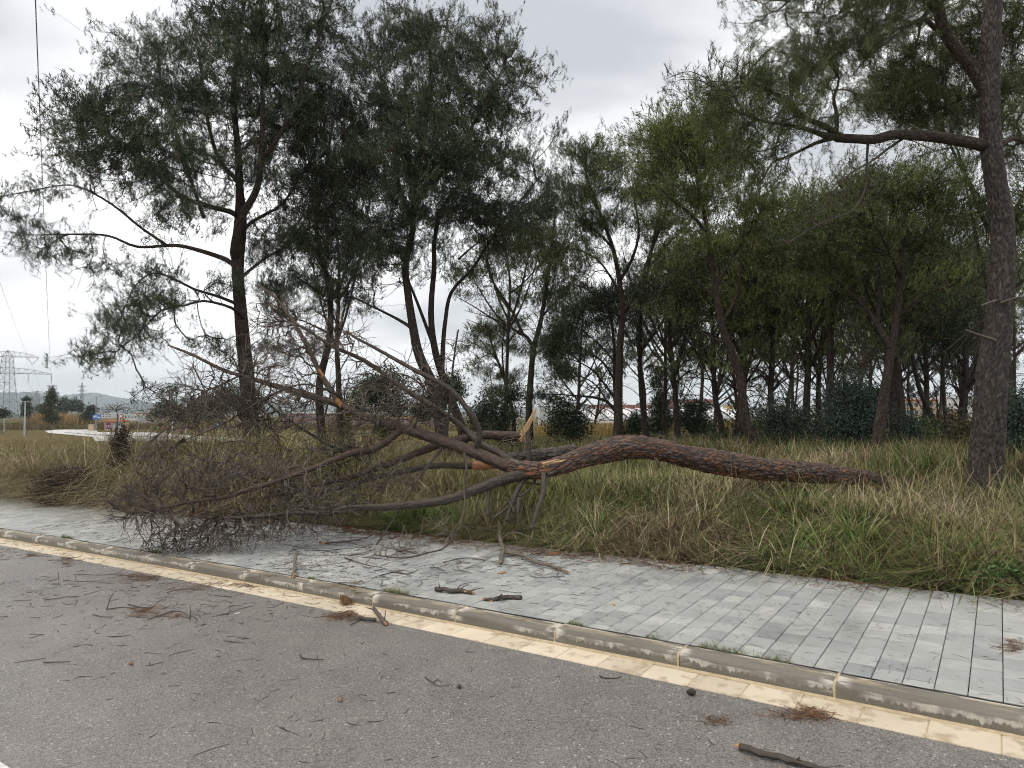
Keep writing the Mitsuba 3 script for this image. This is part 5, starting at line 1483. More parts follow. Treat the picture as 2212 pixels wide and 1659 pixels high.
w_end1 = tips1[3] + np.array([0, 0, -5.])
w_end2 = tips1[1] + np.array([-3.8, 0, -4.2])
near1 = at(77, 0, 43)
dirn = near1[:2] - w_end1[:2]
far_pt = np.r_[near1[:2] + dirn * .35, near1[2] + 9]
W1 = far_pt
wire('long power line from the top of the photo to the lower crossarm tip', W1, w_end1, 6, .036)
wire('power line reaching the V shaped string of the upper crossarm', W1 + (w_end2 - w_end1) * np.array([1, 1, 1.0]), w_end2, 6, .036)
for i, (a, c) in enumerate([(w_end1, tips2[3]), (w_end2, tips2[1]), (tips1[3] + np.array([-14.2, 0, -5]), tips2[5])]):
    wire(['power line from the lower crossarm tip to the far pylons', 'power line from the V shaped string to the far pylons', 'power line from the inner string of the lower crossarm to the far pylons'][i], a, c, 9, .05)


def pole(name, label, cat, u, v0, v1, d, r0, mat='pale_steel', extra=None):
    k = thing(name, label, cat)
    p = at(u, v0, d)
    g = gz(p[0], p[1])
    top = at(u, v1, d)
    v, f, _ = tube(np.array([[p[0], p[1], g - .3], [p[0], p[1], top[2]]]), [r0, r0 * .7], 8)
    part(k, 'post', (v, f), mat, smooth=40)
    if extra == 'lamp':
        part(k, 'lamp_head', box([p[0], p[1], top[2] + .05], [1.5, .35, .16]), mat)
    if extra == 'arm':
        part(k, 'lamp_arm', prisms(top, top + np.array([1.3, 0, .12]), .06, .05, 6), mat)
        part(k, 'lamp_head', box(top + np.array([1.6, 0, .13]), [.8, .3, .14]), mat)
    return k, p, top


pole('street_lamp', 'pale lamp post with a flat double head standing in the left field', 'street lamp', 52.5, 950, 868, 168, .20, extra='lamp')
pole('street_lamp', 'plain pale lamp post to the left of the slim conifer, farther off', 'street lamp', 76, 938, 889, 320, .22, extra='lamp')
pole('street_lamp', 'tall dark lamp post with a short arm, between the slender pylon and the bare tree', 'street lamp', 206.5, 930, 858, 205, .14, 'galvanised_steel', extra='arm')
pole('street_lamp', 'pale lamp post standing right of the walking people', 'street lamp', 372, 945, 905, 150, .17, extra='lamp')
pole('street_lamp', 'pale lamp post in front of the bare tree, by the graffiti hut', 'street lamp', 257, 940, 893, 195, .17, extra='lamp')
pole('marker_post', 'short pale post at the far left edge of the field', 'post', 8.5, 928, 904, 200, .16)
pole('marker_post', 'short pale post beside the dark tree in the left field', 'post', 50, 928, 910, 240, .16, 'timber')
pole('marker_post', 'short white post by the scrub, right of the round dark pines', 'post', 404, 935, 920, 170, .12, 'white_wall')
pole('marker_post', 'second short white post close beside the first by the scrub', 'post', 401, 935, 921, 176, .12, 'white_wall')
pole('marker_post', 'lone short white post left of the tall left pine trunk', 'post', 511, 930, 922, 170, .12, 'white_wall')
k, p, top = pole('road_sign', 'small square blue sign on a thin post in the scrub', 'road sign', 472, 945, 917, 150, .05)
part(k, 'panel', box(top + np.array([0, -.08, -.25]), [.75, .04, .75]), 'sign_blue')
part(k, 'symbol', box(top + np.array([-.05, -.11, -.2]), [.22, .02, .42]), 'sign_white')
k, p, top = pole('road_sign', 'wide blue and white direction sign beside the tall dark lamp post', 'road sign', 209, 930, 897, 208, .06)
part(k, 'panel', box(top + np.array([0, -.08, -.5]), [2.4, .05, 1.3]), 'sign_blue')
part(k, 'symbol', box(top + np.array([-.3, -.12, -.35]), [1.0, .02, .5]), 'sign_white')
part(k, 'symbol', box(top + np.array([.7, -.12, -.65]), [.7, .02, .35]), 'sign_white')
k, p, top = pole('road_sign', 'round red and white sign at the right corner of the graffiti hut', 'road sign', 262, 935, 895, 203, .05)
for nm, rr, yy, mt in (('panel', .62, -.08, 'sign_red'), ('symbol', .36, -.12, 'sign_white')):
    v, f, _ = tube(np.array([top + [0, yy, -.5], top + [0, yy - .03, -.5]]), [rr, rr], 20)
    part(k, nm, (v, f), mt)
k = thing('utility_cabinet', 'beige utility cabinet on the far pavement', 'utility box')
p = at(198, 924, 205)
g = gz(p[0], p[1])
part(k, 'body', box([p[0], p[1], g + .95], [1.5, .7, 1.9]), 'beige_wall')
part(k, 'door', box([p[0], p[1] - .37, g + .95], [1.2, .03, 1.6]), 'beige_wall')

# graffiti hut
k = thing('hut', 'small cream hut with an orange tile roof and graffiti on its wall', 'hut')
p0, p1 = at(225.6, 926, 208), at(263.5, 926, 208)
w = p1[0] - p0[0]
cx, g = (p0[0] + p1[0]) / 2, gz(p0[0], p0[1])
ztop = at(240, 913, 208)[2] - .0
ztop = at(240, 912.5, 208)[2]
g2 = at(240, 927.5, 208)[2]
hh = (at(240, 911.5, 208)[2] - g2)
part(k, 'wall', box([cx, p0[1] + 1.8, g2 + hh / 2 - .6], [w, 3.6, hh + 1.2]), 'beige_wall')
v, f = box([cx, p0[1] + 1.7, g2 + hh + .12], [w + .4, 4.1, .24])
part(k, 'roof', (v, f), 'tile_roof')
part(k, 'roof_tiles', join([prisms([cx - w / 2 - .2 + i * .25, p0[1] - .36, g2 + hh + .20], [cx - w / 2 - .2 + i * .25, p0[1] + 3.7, g2 + hh + .42], .1, .1, 6) for i in range(int((w + .4) / .25) + 1)]), 'tile_roof', kind='stuff', label='rows of orange roof tiles')
part(k, 'roof_fascia', box([cx, p0[1] - .38, g2 + hh + .12], [w + .44, .05, .3]), 'tile_roof')


def blot(cx, cz, y, pts, mat, name, dep=.03, label=None):
    from shapely.geometry import Polygon
    pg = Polygon(pts).buffer(.02)
    m = trimesh.creation.extrude_polygon(pg, dep, engine='earcut')
    v = np.array(m.vertices)
    part(k, name, (np.stack([cx + v[:, 0], y - v[:, 2], cz + v[:, 1]], 1), np.array(m.faces)), mat, label=label)


x0, yb, zb = cx - w / 2, p0[1] - .003, g2
blot(x0 + .35, zb + .15, yb, [(0, 0), (1.5, 0), (1.55, 1.5), (1.2, 1.75), (.3, 1.7), (-.05, 1.2)], 'graffiti_purple', 'graffiti_panel', label='purple graffiti patch')
for s_ in (0, .55, 1.05):
    blot(x0 + .45 + s_, zb + .55, yb - .032, [(0, 0), (.2, .05), (.25, .45), (.42, .5), (.1, .75), (.15, .4)], 'graffiti_white', 'graffiti_stroke')
blot(x0 + 2.6, zb + .1, yb, [(0, .1), (w - 3.0, 0), (w - 2.9, 1.3), (w - 3.6, 1.6), (.9, 1.45), (.2, 1.6), (-.1, .8)], 'graffiti_grey', 'graffiti_panel', label='grey graffiti patch')
for s_ in (0, .6, 1.2, 1.75):
    blot(x0 + 2.8 + s_, zb + .4, yb - .032, [(0, 0), (.28, .15), (.1, .4), (.36, .7), (.2, .85), (-.05, .45)], 'graffiti_white' if s_ != .6 else 'graffiti_black', 'graffiti_stroke')
part(k, 'door', box([x0 + 2.25, yb - .02, zb + .85], [.5, .05, 1.6]), 'beige_wall')

# far pavement and road, wet and pale
def sheet(name, pts, dz, mat, d=None):
    q = np.array([hit(u, v) if dd is None else at(u, v, dd) for u, v, dd in pts])
    from shapely.geometry import Polygon
    m = trimesh.creation.triangulate_polygon(Polygon(q[:, :2]), engine='earcut')
    v2 = np.array(m[0]); f = np.array(m[1])
    tm = trimesh.Trimesh(np.column_stack([v2, 0 * v2[:, 0]]), f, process=False)
    tm = tm.subdivide_to_size(6)
    v = np.array(tm.vertices)
    v[:, 2] = terrain(v[:, 0], v[:, 1]) + dz
    struct(name, (v, np.array(tm.faces)), mat)


sheet('far_pavement', [(96, 931, 205), (120, 929, 212), (195, 927, 222), (206, 929, 214), (212, 935, 190), (262, 936, 188), (330, 937, 186), (372, 941, 175), (430, 947, 160), (470, 949, 152), (520, 956, 138), (525, 966, 122), (440, 962, 126), (380, 958, 134), (330, 957, 136), (270, 958, 134), (205, 957, 136), (200, 947, 158), (150, 942, 172), (105, 938, 185)], .12, 'far_paving')
kl = np.array([np.r_[at(u, 944, d)[:2], 0] for u, d in [(140, 186), (205, 170), (262, 162), (330, 156), (400, 150), (470, 140)]])
kl[:, 2] = terrain(kl[:, 0], kl[:, 1]) + .16
single('far_kerb', 'dark kerb line along the pale far pavement', 'kerb', prisms(kl[:-1], kl[1:], .12, .12, 4), 'asphalt')


def person(label, u, d, h, parts_mat, stride, bag=False, face=0.0):
    """Walking figure seen from behind, one continuous body with clothes as children."""
    import manifold3d as m3
    k = thing('person', label, 'person')
    p = at(u, 944, d)[:2]
    g = gz(*p) + .13
    s = h / 1.75
    J = {'hipL': (-.1, 0, .92), 'hipR': (.1, 0, .92), 'kneeL': (-.11, -stride * .5 - .04, .5), 'kneeR': (.11, stride * .45 - .05, .5), 'ankL': (-.11, -stride * .9 + .1, .09), 'ankR': (.11, stride * .8 + .1, .10), 'toeL': (-.12, -stride * .9 - .08, .04), 'toeR': (.12, stride * .8 - .08, .04),
         'waist': (0, 0, 1.05), 'chest': (0, -.02, 1.3), 'neck': (0, -.03, 1.48), 'head': (0, -.05, 1.62), 'shL': (-.18, -.02, 1.4), 'shR': (.18, -.02, 1.4), 'elL': (-.26, stride * .25, 1.14), 'elR': (.26, -stride * .3, 1.14), 'haL': (-.26, stride * .1 - .12, .92), 'haR': (.27, -stride * .5 - .1, .95)}
    Rr = {'hipL': .10, 'hipR': .10, 'kneeL': .065, 'kneeR': .065, 'ankL': .045, 'ankR': .045, 'toeL': .04, 'toeR': .04, 'waist': .14, 'chest': .16, 'neck': .06, 'head': .105, 'shL': .07, 'shR': .07, 'elL': .048, 'elR': .048, 'haL': .04, 'haR': .04}

    def chain(pairs, grow_=0.0):
        out = None
        for a, b_ in pairs:
            sp = [m3.Manifold.sphere(Rr[q] + grow_, 10).translate(J[q]) for q in (a, b_)]
            hl = m3.Manifold.batch_hull(sp)
            out = hl if out is None else out + hl
        m = out.to_mesh()
        v, f = np.array(m.vert_properties[:, :3], float), np.array(m.tri_verts)
        tm = trimesh.Trimesh(v, f)
        tm = tm.subdivide_to_size(.2)
        trimesh.smoothing.filter_taubin(tm, iterations=2)
        v = np.array(tm.vertices) * s
        co, si = math.cos(face), math.sin(face)
        return np.stack([p[0] + v[:, 0] * co - v[:, 1] * si, p[1] + v[:, 0] * si + v[:, 1] * co, g + v[:, 2]], 1), np.array(tm.faces)

    legs = [('hipL', 'kneeL'), ('kneeL', 'ankL'), ('ankL', 'toeL'), ('hipR', 'kneeR'), ('kneeR', 'ankR'), ('ankR', 'toeR'), ('hipL', 'hipR')]
    torso = [('hipL', 'waist'), ('hipR', 'waist'), ('waist', 'chest'), ('chest', 'shL'), ('chest', 'shR')]
    arms = [('shL', 'elL'), ('elL', 'haL'), ('shR', 'elR'), ('elR', 'haR')]
    part(k, 'body', chain(legs + torso + arms + [('chest', 'neck'), ('neck', 'head')]), 'skin', smooth=True)
    part(k, 'trousers', chain(legs + [('hipL', 'waist'), ('hipR', 'waist')], .022), parts_mat[1], smooth=True)
    part(k, 'jacket', chain([('waist', 'chest'), ('chest', 'shL'), ('chest', 'shR'), ('shL', 'elL'), ('elL', 'haL'), ('shR', 'elR'), ('elR', 'haR'), ('hipL', 'waist'), ('hipR', 'waist'), ('chest', 'neck')], .04), parts_mat[0], smooth=True)
    J['head'] = (0, .0, 1.66)
    Rr['head'] = .10
    part(k, 'hair', chain([('head', 'head')], .01), parts_mat[2], smooth=True)
    if bag:
        J['b1'], J['b2'], Rr['b1'], Rr['b2'] = (0.02, .2, 1.36), (.02, .22, 1.12), .12, .14
        m = chain([('b1', 'b2')])
        kk = thing('backpack', 'white backpack on the back of the person in dark red', 'bag')
        scene[kk] = mikit.ply(m, 'sign_white', smooth=True)
    return k


person('person in a lime green jacket and dark trousers walking on the far pavement', 341, 182, 1.75, ('cloth_lime', 'cloth_dark', 'cloth_lime'), .3)
person('person in dark red with a white backpack walking beside the green jacket', 350.5, 186, 1.72, ('cloth_maroon', 'cloth_maroon', 'sign_white'), .42, bag=True)
k = thing('bench', 'reddish wooden bench behind the pale lamp post on the far pavement', 'bench')
p = at(384, 940, 176)
g = gz(p[0], p[1])
part(k, 'seat', box([p[0], p[1], g + .55], [2.4, .5, .08]), 'brick_wall')
part(k, 'backrest', box([p[0], p[1] + .3, g + .9], [2.4, .06, .4]), 'brick_wall')
for sx in (-.9, .9):
    part(k, 'leg', box([p[0] + sx, p[1], g + .25], [.1, .4, .52]), 'galvanised_steel')


# ------------------------------------------------------------------ buildings
def block(name, label, u0, u1, v0, v1, d, depth, mat, roof='roof_grey', wins=None, winmat='window_glass', cat='building', parapet=.25, group=None):
    """Flat roofed building: wins = (columns, rows, width share, height share)."""
    k = thing(name, label, cat, group)
    a, b_ = at(u0, v1, d), at(u1, v1, d)
    zt, zb = at(u0, v0, d)[2], min(a[2], gz(a[0], a[1])) - 1.0
    w, cx = b_[0] - a[0], (a[0] + b_[0]) / 2
    part(k, 'wall', box([cx, d + depth / 2, (zt + zb) / 2], [w, depth, zt - zb]), mat)
    part(k, 'roof', box([cx, d + depth / 2, zt + parapet / 2], [w + .3, depth + .3, parapet]), roof)
    if wins:
        c, r, sw, sh = wins
        zv = at(u0, v1, d)[2]
        for i in range(c):
            for j in range(r):
                ww, hh = w / c, (zt - zv) / r
                x, z = cx - w / 2 + (i + .5) * ww, zv + (j + .5) * hh
                wk = part(k, 'window', box([x, d - .02, z], [ww * sw + .16, .08, hh * sh + .16]), 'white_wall')
                part(wk, 'pane', box([x, d - .08, z], [ww * sw, .06, hh * sh]), winmat)
    return k


# the vaulted shed
k = thing('vaulted_shed', 'long white shed with a row of overlapping curved roof vaults, behind the grove', 'building')
dS = 300
zE, zT, zB = at(1300, 909.3, dS)[2], at(1300, 884.5, dS)[2], at(1300, 930, dS)[2]
xs0, xs1 = at(1205, 900, dS)[0], at(1640, 900, dS)[0]
sp_ = 4.35
R_ = zT - zE
i = 0
x = xs0
while x < xs1:
    rows = []
    for t in np.linspace(0, 1, 12):
        an = t * math.pi / 2
        yy, zz, sk_ = dS + 13 * (1 - math.cos(an)), zE + R_ * math.sin(an), 4.6 * (1 - math.sin(an))
        for xx, dz in ((0, .75), (.25, .78), (sp_ - .02, .0)):
            rows.append([x + sk_ + xx, yy, zz + dz * (.25 + .75 * math.cos(an * .5))])
    v = np.array(rows)
    g = np.arange(len(v)).reshape(-1, 3)
    f = np.concatenate([np.stack([g[:-1, :-1], g[:-1, 1:], g[1:, 1:]], -1).reshape(-1, 3), np.stack([g[:-1, :-1], g[1:, 1:], g[1:, :-1]], -1).reshape(-1, 3)])
    vk = part(k, 'roof_vault', (v, f), 'roof_white' if i % 2 == 0 else 'roof_grey', smooth=35)
    e = v[g[:, 0]]
    part(vk, 'rib', prisms(e[:-1], e[1:], .17, .17, 4), 'roof_white')
    i += 1
    x += sp_
part(k, 'rear_wall', box([(xs0 + xs1) / 2, dS + 13.5, (zT + zB) / 2 - .5], [xs1 - xs0, .4, zT - zB - .4]), 'grey_wall')
part(k, 'eave', box([(xs0 + xs1) / 2 + 2, dS - .3, zE - .5], [xs1 - xs0 + 6, 1.2, 1.0]), 'roof_white')
part(k, 'wall', box([(xs0 + xs1) / 2 + 2, dS + .6, (zE + zB) / 2 - 1], [xs1 - xs0 + 4, .6, zE - zB + 1]), 'white_wall')
for j in range(24):
    xw = xs0 + 5 + j * 3.6
    if xw < xs1 - 2:
        wk = part(k, 'window', box([xw, dS + .27, zE - 2.6], [2.7, .12, 1.5]), 'grey_wall')
        for q in (-1, 0, 1):
            part(wk, 'pane', box([xw + q * .85, dS + .19, zE - 2.6], [.7, .08, 1.3]), 'window_glass')
block('warehouse', 'long red clad warehouse beyond the vaulted shed', 1279, 1409, 875.5, 884, 430, 30, 'red_cladding', 'red_cladding')
block('warehouse', 'grey warehouse left of the red one beyond the vaulted shed', 1165, 1278, 878, 890, 440, 25, 'grey_wall', 'roof_grey')
block('warehouse', 'reddish warehouse seen between the close dark stems', 1440, 1550, 863, 872, 460, 25, 'red_cladding')
block('warehouse', 'pale grey block under the reddish warehouse between the close dark stems', 1475, 1545, 872, 884, 420, 25, 'grey_wall', 'roof_white')
block('shed', 'yellow shed seen between the curving trunk and the close dark stems', 1574, 1601, 876, 884, 380, 10, 'yellow_paint', 'yellow_paint')
block('warehouse', 'pale building glimpsed right of the loose leafy shrub', 1690, 1790, 880, 905, 260, 20, 'white_wall', 'roof_white', (9, 2, .4, .35))
block('apartment_building', 'beige and brick building behind the V shaped stems', 1905, 2054, 866, 915, 170, 18, 'beige_wall', 'tile_roof', (9, 3, .45, .5))
block('warehouse', 'white panelled building just left of the big near pine', 2055, 2120, 860, 912, 165, 20, 'white_wall', 'roof_white')
block('warehouse', 'white building just right of the big near pine', 2165, 2260, 870, 912, 168, 20, 'white_wall', 'roof_white')
block('brick_terrace', 'long brick red terrace behind the fallen branches, left of centre', 610, 772, 893, 921, 265, 14, 'brick_wall', 'roof_white', (22, 2, .4, .4))
block('brick_block', 'brick apartment block seen between the twin dark trunks and the splinter', 900, 937, 899, 916, 300, 14, 'brick_wall', 'tile_roof', (6, 3, .4, .5))
block('brick_block', 'brick red houses right of the slim straight pine', 780, 880, 903, 918, 300, 14, 'brick_wall', 'tile_roof', (12, 2, .4, .45))
for i, (u0, u1, v0, v1, dd, mt) in enumerate([(118, 130, 897, 904, 420, 'beige_wall'), (150, 175, 898, 905, 460, 'beige_wall'), (195, 240, 893, 902, 520, 'white_wall'), (285, 312, 893, 906, 420, 'beige_wall'), (314, 340, 887, 898, 520, 'white_wall'), (322, 338, 880, 888, 620, 'white_wall'), (268, 296, 897, 905, 400, 'white_wall'), (332, 356, 898, 908, 400, 'beige_wall'), (300, 320, 911, 915, 330, 'white_wall'), (70, 100, 896, 904, 480, 'beige_wall')]):
    block('far_house', ['low beige house right of the slim conifer', 'beige house behind the slender pylon foot', 'wide white factory behind the tall dark lamp post', 'beige apartment house right of the bare tree', 'white building on the rise left of the round pine', 'small white house highest on the rise left of the round pine', 'white house behind the bare tree crown', 'beige house just left of the round pine', 'low white wall right of the graffiti hut', 'low beige houses behind the far reeds'][i], u0, u1, v0, v1, dd, 10, mt, 'tile_roof' if i in (0, 3, 7, 9) else 'roof_white', (max(2, int((u1 - u0) / 6)), 1 if v1 - v0 < 9 else 2, .45, .45), cat='house')
# tower crane far off
k = thing('tower_crane', 'small yellow tower crane far off behind the slender pylon', 'crane')
c0, c1 = at(189, 907, 640), at(189, 886, 640)
part(k, 'mast', prisms(c0 - [0, 0, 6], c1, .5, .5, 4), 'yellow_paint')
part(k, 'jib', prisms(at(178, 892, 640), at(214, 891, 640), .28, .28, 4), 'yellow_paint')

# ------------------------------------------------------------------ litter and sticks
def gpt(u, v, dz=0.0, road=False):
    """Point on the pavement or the road under pixel (u, v)."""
    p = hit(u, v, dz, 'plane')
    s_, o_ = to_so(p[0], p[1])
    if road or o_ < GUT1 + .02:
        p = hit(u, v, ROADZ + .006 + dz, 'plane')
    return p


BLACKBARK, WETBARK = (.055, .045, .038), (.085, .07, .058)


def stick(name, label, lines, cat='stick', ends=(), col=BLACKBARK, seed=0, group=None, warpy=.25):
    """A broken stick: lines = [(points (u, v, lift), r0, r1)], ends = torn pale ends at (line, 0 or -1)."""
    rg = np.random.default_rng(seed + 400)
    k = thing(name, label, cat, group)
    mm, first = [], None
    for pts, a, b_ in lines:
        q = np.array([gpt(p[0], p[1], a * .9 + (p[2] if len(p) > 2 else 0)) for p in pts])
        q = resample(q, .03)
        q[1:-1] += rg.normal(0, a * .12, (len(q) - 2, 3))
        mm.append((tube(q, np.linspace(a, b_, len(q)), 9 if a > .008 else 5, lambda u, an, r: (meshkit.noise(np.stack([u * 35, an * 1.6, an * 0], -1), seed) - .5) * r * warpy * 2)[:2], q, a, b_))
    v, f = join([m[0] for m in mm[:1]])
    c = np.array(col) * (.65 + .8 * meshkit.fbm(v * 60, 2, seed))[:, None]
    part(k, 'stem', (v, f), 'bark_tinted', smooth=True, color=c)
    for m in mm[1:]:
        v, f = m[0]
        part(k, 'side_twig', (v, f), 'bark_tinted', smooth=True, color=np.array(col) * (.65 + .8 * meshkit.fbm(v * 60, 2, seed))[:, None])
    for li, e in ends:
        _, q, a, b_ = mm[li]
        r = a if e == 0 else b_
        ax = unit(q[0] - q[1]) if e == 0 else unit(q[-1] - q[-2])
        m = splinters(q[e] - ax * .004, ax, 8, r * 2.4, r * .42, r * .75, rg)
        wood_part(k, 'torn_end', m, 'pale torn wood at the broken end', (.50, .27, .11))
    return k


stick('broken_stick', 'short thick stick with a raw orange end lying across the pavement', [([(941, 1273), (958, 1273, .01), (975, 1276, .01), (1000, 1277), (1020, 1280)], .021, .019), ([(990, 1276, .015), (1000, 1268, .05), (1013, 1262, .08)], .006, .003), ([(952, 1273), (949, 1265, .08), (947, 1258, .1)], .005, .003), ([(1012, 1278, .01), (1030, 1272, .04), (1045, 1270, .03)], .006, .003), ([(985, 1274, .015), (1000, 1262, .06), (1035, 1257, .03)], .005, .002)], ends=[(0, -1)], seed=1)
stick('broken_stick', 'knobbly dark stick nearest the kerb, right of the orange ended stick', [([(1046, 1294), (1066, 1295), (1081, 1291, .012), (1100, 1291), (1126, 1292)], .016, .024), ([(1074, 1293), (1080, 1288, .04), (1085, 1283, .06)], .014, .006)], ends=[(0, 0)], seed=2)
stick('broken_stick', 'short stick with an orange end lying over the gutter edge onto the asphalt', [([(807, 1313), (815, 1324, .01), (825, 1337, .01), (834, 1347)], .014, .019), ([(812, 1320), (800, 1315, .03), (790, 1312, .02)], .006, .003), ([(830, 1340), (832, 1328, .05), (832, 1318, .08)], .005, .003)], ends=[(0, -1)], col=WETBARK, seed=3)
stick('broken_stick', 'dark stub lying in the brown needle clump in the gutter', [([(777, 1334), (793, 1337, .01), (813, 1339)], .015, .017), ([(779, 1335), (768, 1344), (757, 1350)], .006, .004)], seed=4)
stick('broken_stick', 'pale grey stick leaning on the kerb edge with its torn end down', [([(641, 1192, .10), (638, 1205, .06), (637, 1225, .03), (633, 1246, .0)], .017, .019), ([(638, 1210, .05), (625, 1216, .02), (615, 1219)], .005, .003), ([(638, 1218, .03), (660, 1222), (690, 1220)], .005, .003)], ends=[(0, -1)], col=(.13, .11, .09), seed=5)
stick('broken_stick', 'long dark stick with a pale cut end on the asphalt at the bottom edge', [([(1599, 1613), (1620, 1619, .004), (1656, 1631), (1690, 1638), (1726, 1647), (1760, 1657), (1800, 1668)], .017, .015), ([(1722, 1646), (1724, 1640, .03), (1727, 1636, .04)], .006, .004)], ends=[(0, 0)], seed=6)
stick('broken_branch', 'forked grey branch with splintered orange foot standing on the pavement by the grass', [([(1077, 1132, .10), (1080, 1160, .06), (1085, 1180, .05), (1091, 1191, .035), (1106, 1195, .02), (1132, 1201, .015), (1161, 1216, .01), (1188, 1222, .005), (1227, 1236)], .030, .014), ([(1089, 1190, .04), (1084, 1200, .02), (1081, 1214, .0)], .026, .022), ([(1100, 1194, .03), (1140, 1190, .05), (1185, 1180, .07), (1200, 1177, .08)], .010, .005), ([(1180, 1220), (1184, 1212, .03)], .006, .004), ([(1200, 1227), (1206, 1236), (1203, 1240)], .006, .004), ([(1080, 1150, .08), (1055, 1144, .12), (1040, 1143, .15)], .010, .005), ([(1082, 1165, .06), (1110, 1150, .15), (1150, 1162, .12), (1180, 1170, .1)], .009, .004)], cat='branch', ends=[(1, -1), (0, -1)], col=(.12, .10, .082), seed=7)
stick('broken_branch', 'thin dark branch lying under the dead twigs with an orange stripped piece', [([(690, 1172, .02), (715, 1172, .02), (745, 1170, .02), (775, 1165, .03), (800, 1158, .05), (830, 1145, .12)], .012, .007), ([(745, 1170, .02), (770, 1176), (790, 1180)], .006, .003)], cat='branch', ends=[(0, 0)], col=(.11, .085, .065), seed=8)
stick('fallen_twig', 'forked black twig alone on the asphalt, left of the centre', [([(648, 1415, .01), (655, 1421), (675, 1424), (700, 1424)], .006, .003), ([(684, 1424), (687, 1414, .03)], .004, .002)], cat='twig', seed=9)
stick('fallen_twig', 'straight thin twig lying on the asphalt near the left edge', [([(94, 1431), (120, 1430), (152, 1429)], .006, .003)], cat='twig', seed=10)
stick('fallen_twig', 'thin three pronged twig on the asphalt below the gutter, right of centre', [([(918, 1462), (935, 1475), (950, 1482), (975, 1478)], .004, .002), ([(935, 1475), (945, 1468), (955, 1474)], .003, .002)], cat='twig', seed=11)
stick('fallen_twig', 'bent twig by the gutter edge, lower middle', [([(1295, 1460), (1310, 1465), (1330, 1465), (1343, 1461)], .005, .003)], cat='twig', seed=12)
twg = [('twig raised in an arc over the left needle patch', [([(319, 1338), (345, 1329, .03), (371, 1322, .04), (392, 1321, .04), (410, 1337, .01)], .006, .003), ([(410, 1339), (411, 1322, .06), (410, 1305, .1)], .005, .002), ([(411, 1322, .06), (421, 1320, .05)], .004, .002)]),
       ('long twig with an upright prong, above the left needle patch', [([(229, 1316), (245, 1314), (260, 1312), (290, 1313)], .006, .003), ([(230, 1316), (240, 1290, .1), (250, 1275, .14)], .005, .002)]),
       ('twig with a hooked end between two upright twigs on the asphalt', [([(276, 1305), (300, 1311), (323, 1313), (335, 1307, .02)], .006, .003), ([(323, 1313), (333, 1308), (350, 1294, .05)], .004, .002)]),
       ('short twig lying flat under the long pronged twig on the asphalt', [([(200, 1327), (222, 1332), (245, 1332)], .005, .003)]),
       ('pale arching twig close to the gutter at the left', [([(136, 1253), (165, 1256, .02), (196, 1256, .02), (230, 1259)], .005, .003), ([(165, 1256, .02), (160, 1238, .1)], .004, .002)]),
       ('twig reaching from the asphalt onto the cream gutter', [([(170, 1240), (205, 1242, .02), (245, 1240, .04), (272, 1226, .1)], .005, .003)]),
       ('wavy twig in the thick of the litter on the asphalt', [([(95, 1296), (125, 1292), (150, 1288), (170, 1289)], .005, .003)]),
       ('small twig left of the wavy one, far left asphalt', [([(30, 1298), (45, 1297), (68, 1296)], .004, .002)]),
       ('twig standing up beside the gutter under the drooping branches', [([(103, 1255), (118, 1252), (127, 1250)], .004, .002), ([(126, 1250), (127, 1235, .08)], .004, .002)]),
       ('thin twig crossing the needle patch beside the gutter', [([(360, 1280), (380, 1275, .03), (400, 1272), (440, 1274)], .005, .003)]),
       ('long thin twig flat on the pavement below the curving branch', [([(822, 1243), (850, 1236), (880, 1240), (905, 1230)], .006, .003)]),
       ('forking twig on the pavement left of the short thick stick', [([(745, 1205), (790, 1220, .02), (820, 1225, .03), (858, 1238)], .007, .003), ([(790, 1220, .02), (800, 1205, .08), (815, 1190, .12)], .005, .002), ([(820, 1225, .03), (840, 1215, .05), (870, 1212, .03)], .004, .002)]),
       ('twig hugging the kerb top under the dead branches', [([(705, 1262), (740, 1258), (780, 1262)], .005, .003)]),
       ('dark crooked twig on the pavement near the grass edge, left of the forked branch', [([(958, 1215), (985, 1208), (1010, 1205), (1035, 1207)], .007, .003), ([(985, 1208), (1000, 1216), (1015, 1214)], .004, .002)])]
for i, (l, ln) in enumerate(twg):
    stick('fallen_twig', l, ln, cat='twig', seed=20 + i)
# bark chips and cones
rg = np.random.default_rng(500)


def chip(name, label, cat, u, v, size, col, seed, road=False):
    r = np.random.default_rng(seed)
    m = trimesh.creation.icosphere(2, 1.0)
    q = np.array(m.vertices)
    q = q * (1 + (meshkit.fbm(q * 2 + seed, 3, seed)[:, None] - .5) * .9) * np.array(size)
    a = r.uniform(0, 3)
    co, si = math.cos(a), math.sin(a)
    q = q @ np.array([[co, si, 0], [-si, co, 0], [0, 0, 1]])
    q = q + gpt(u, v, size[2] * .7, road)
    single(name, label, cat, (q, np.array(m.faces)), 'bark_tinted', smooth=True, color=np.array(col) * (.7 + .6 * meshkit.noise(q * 150)[:, None]))


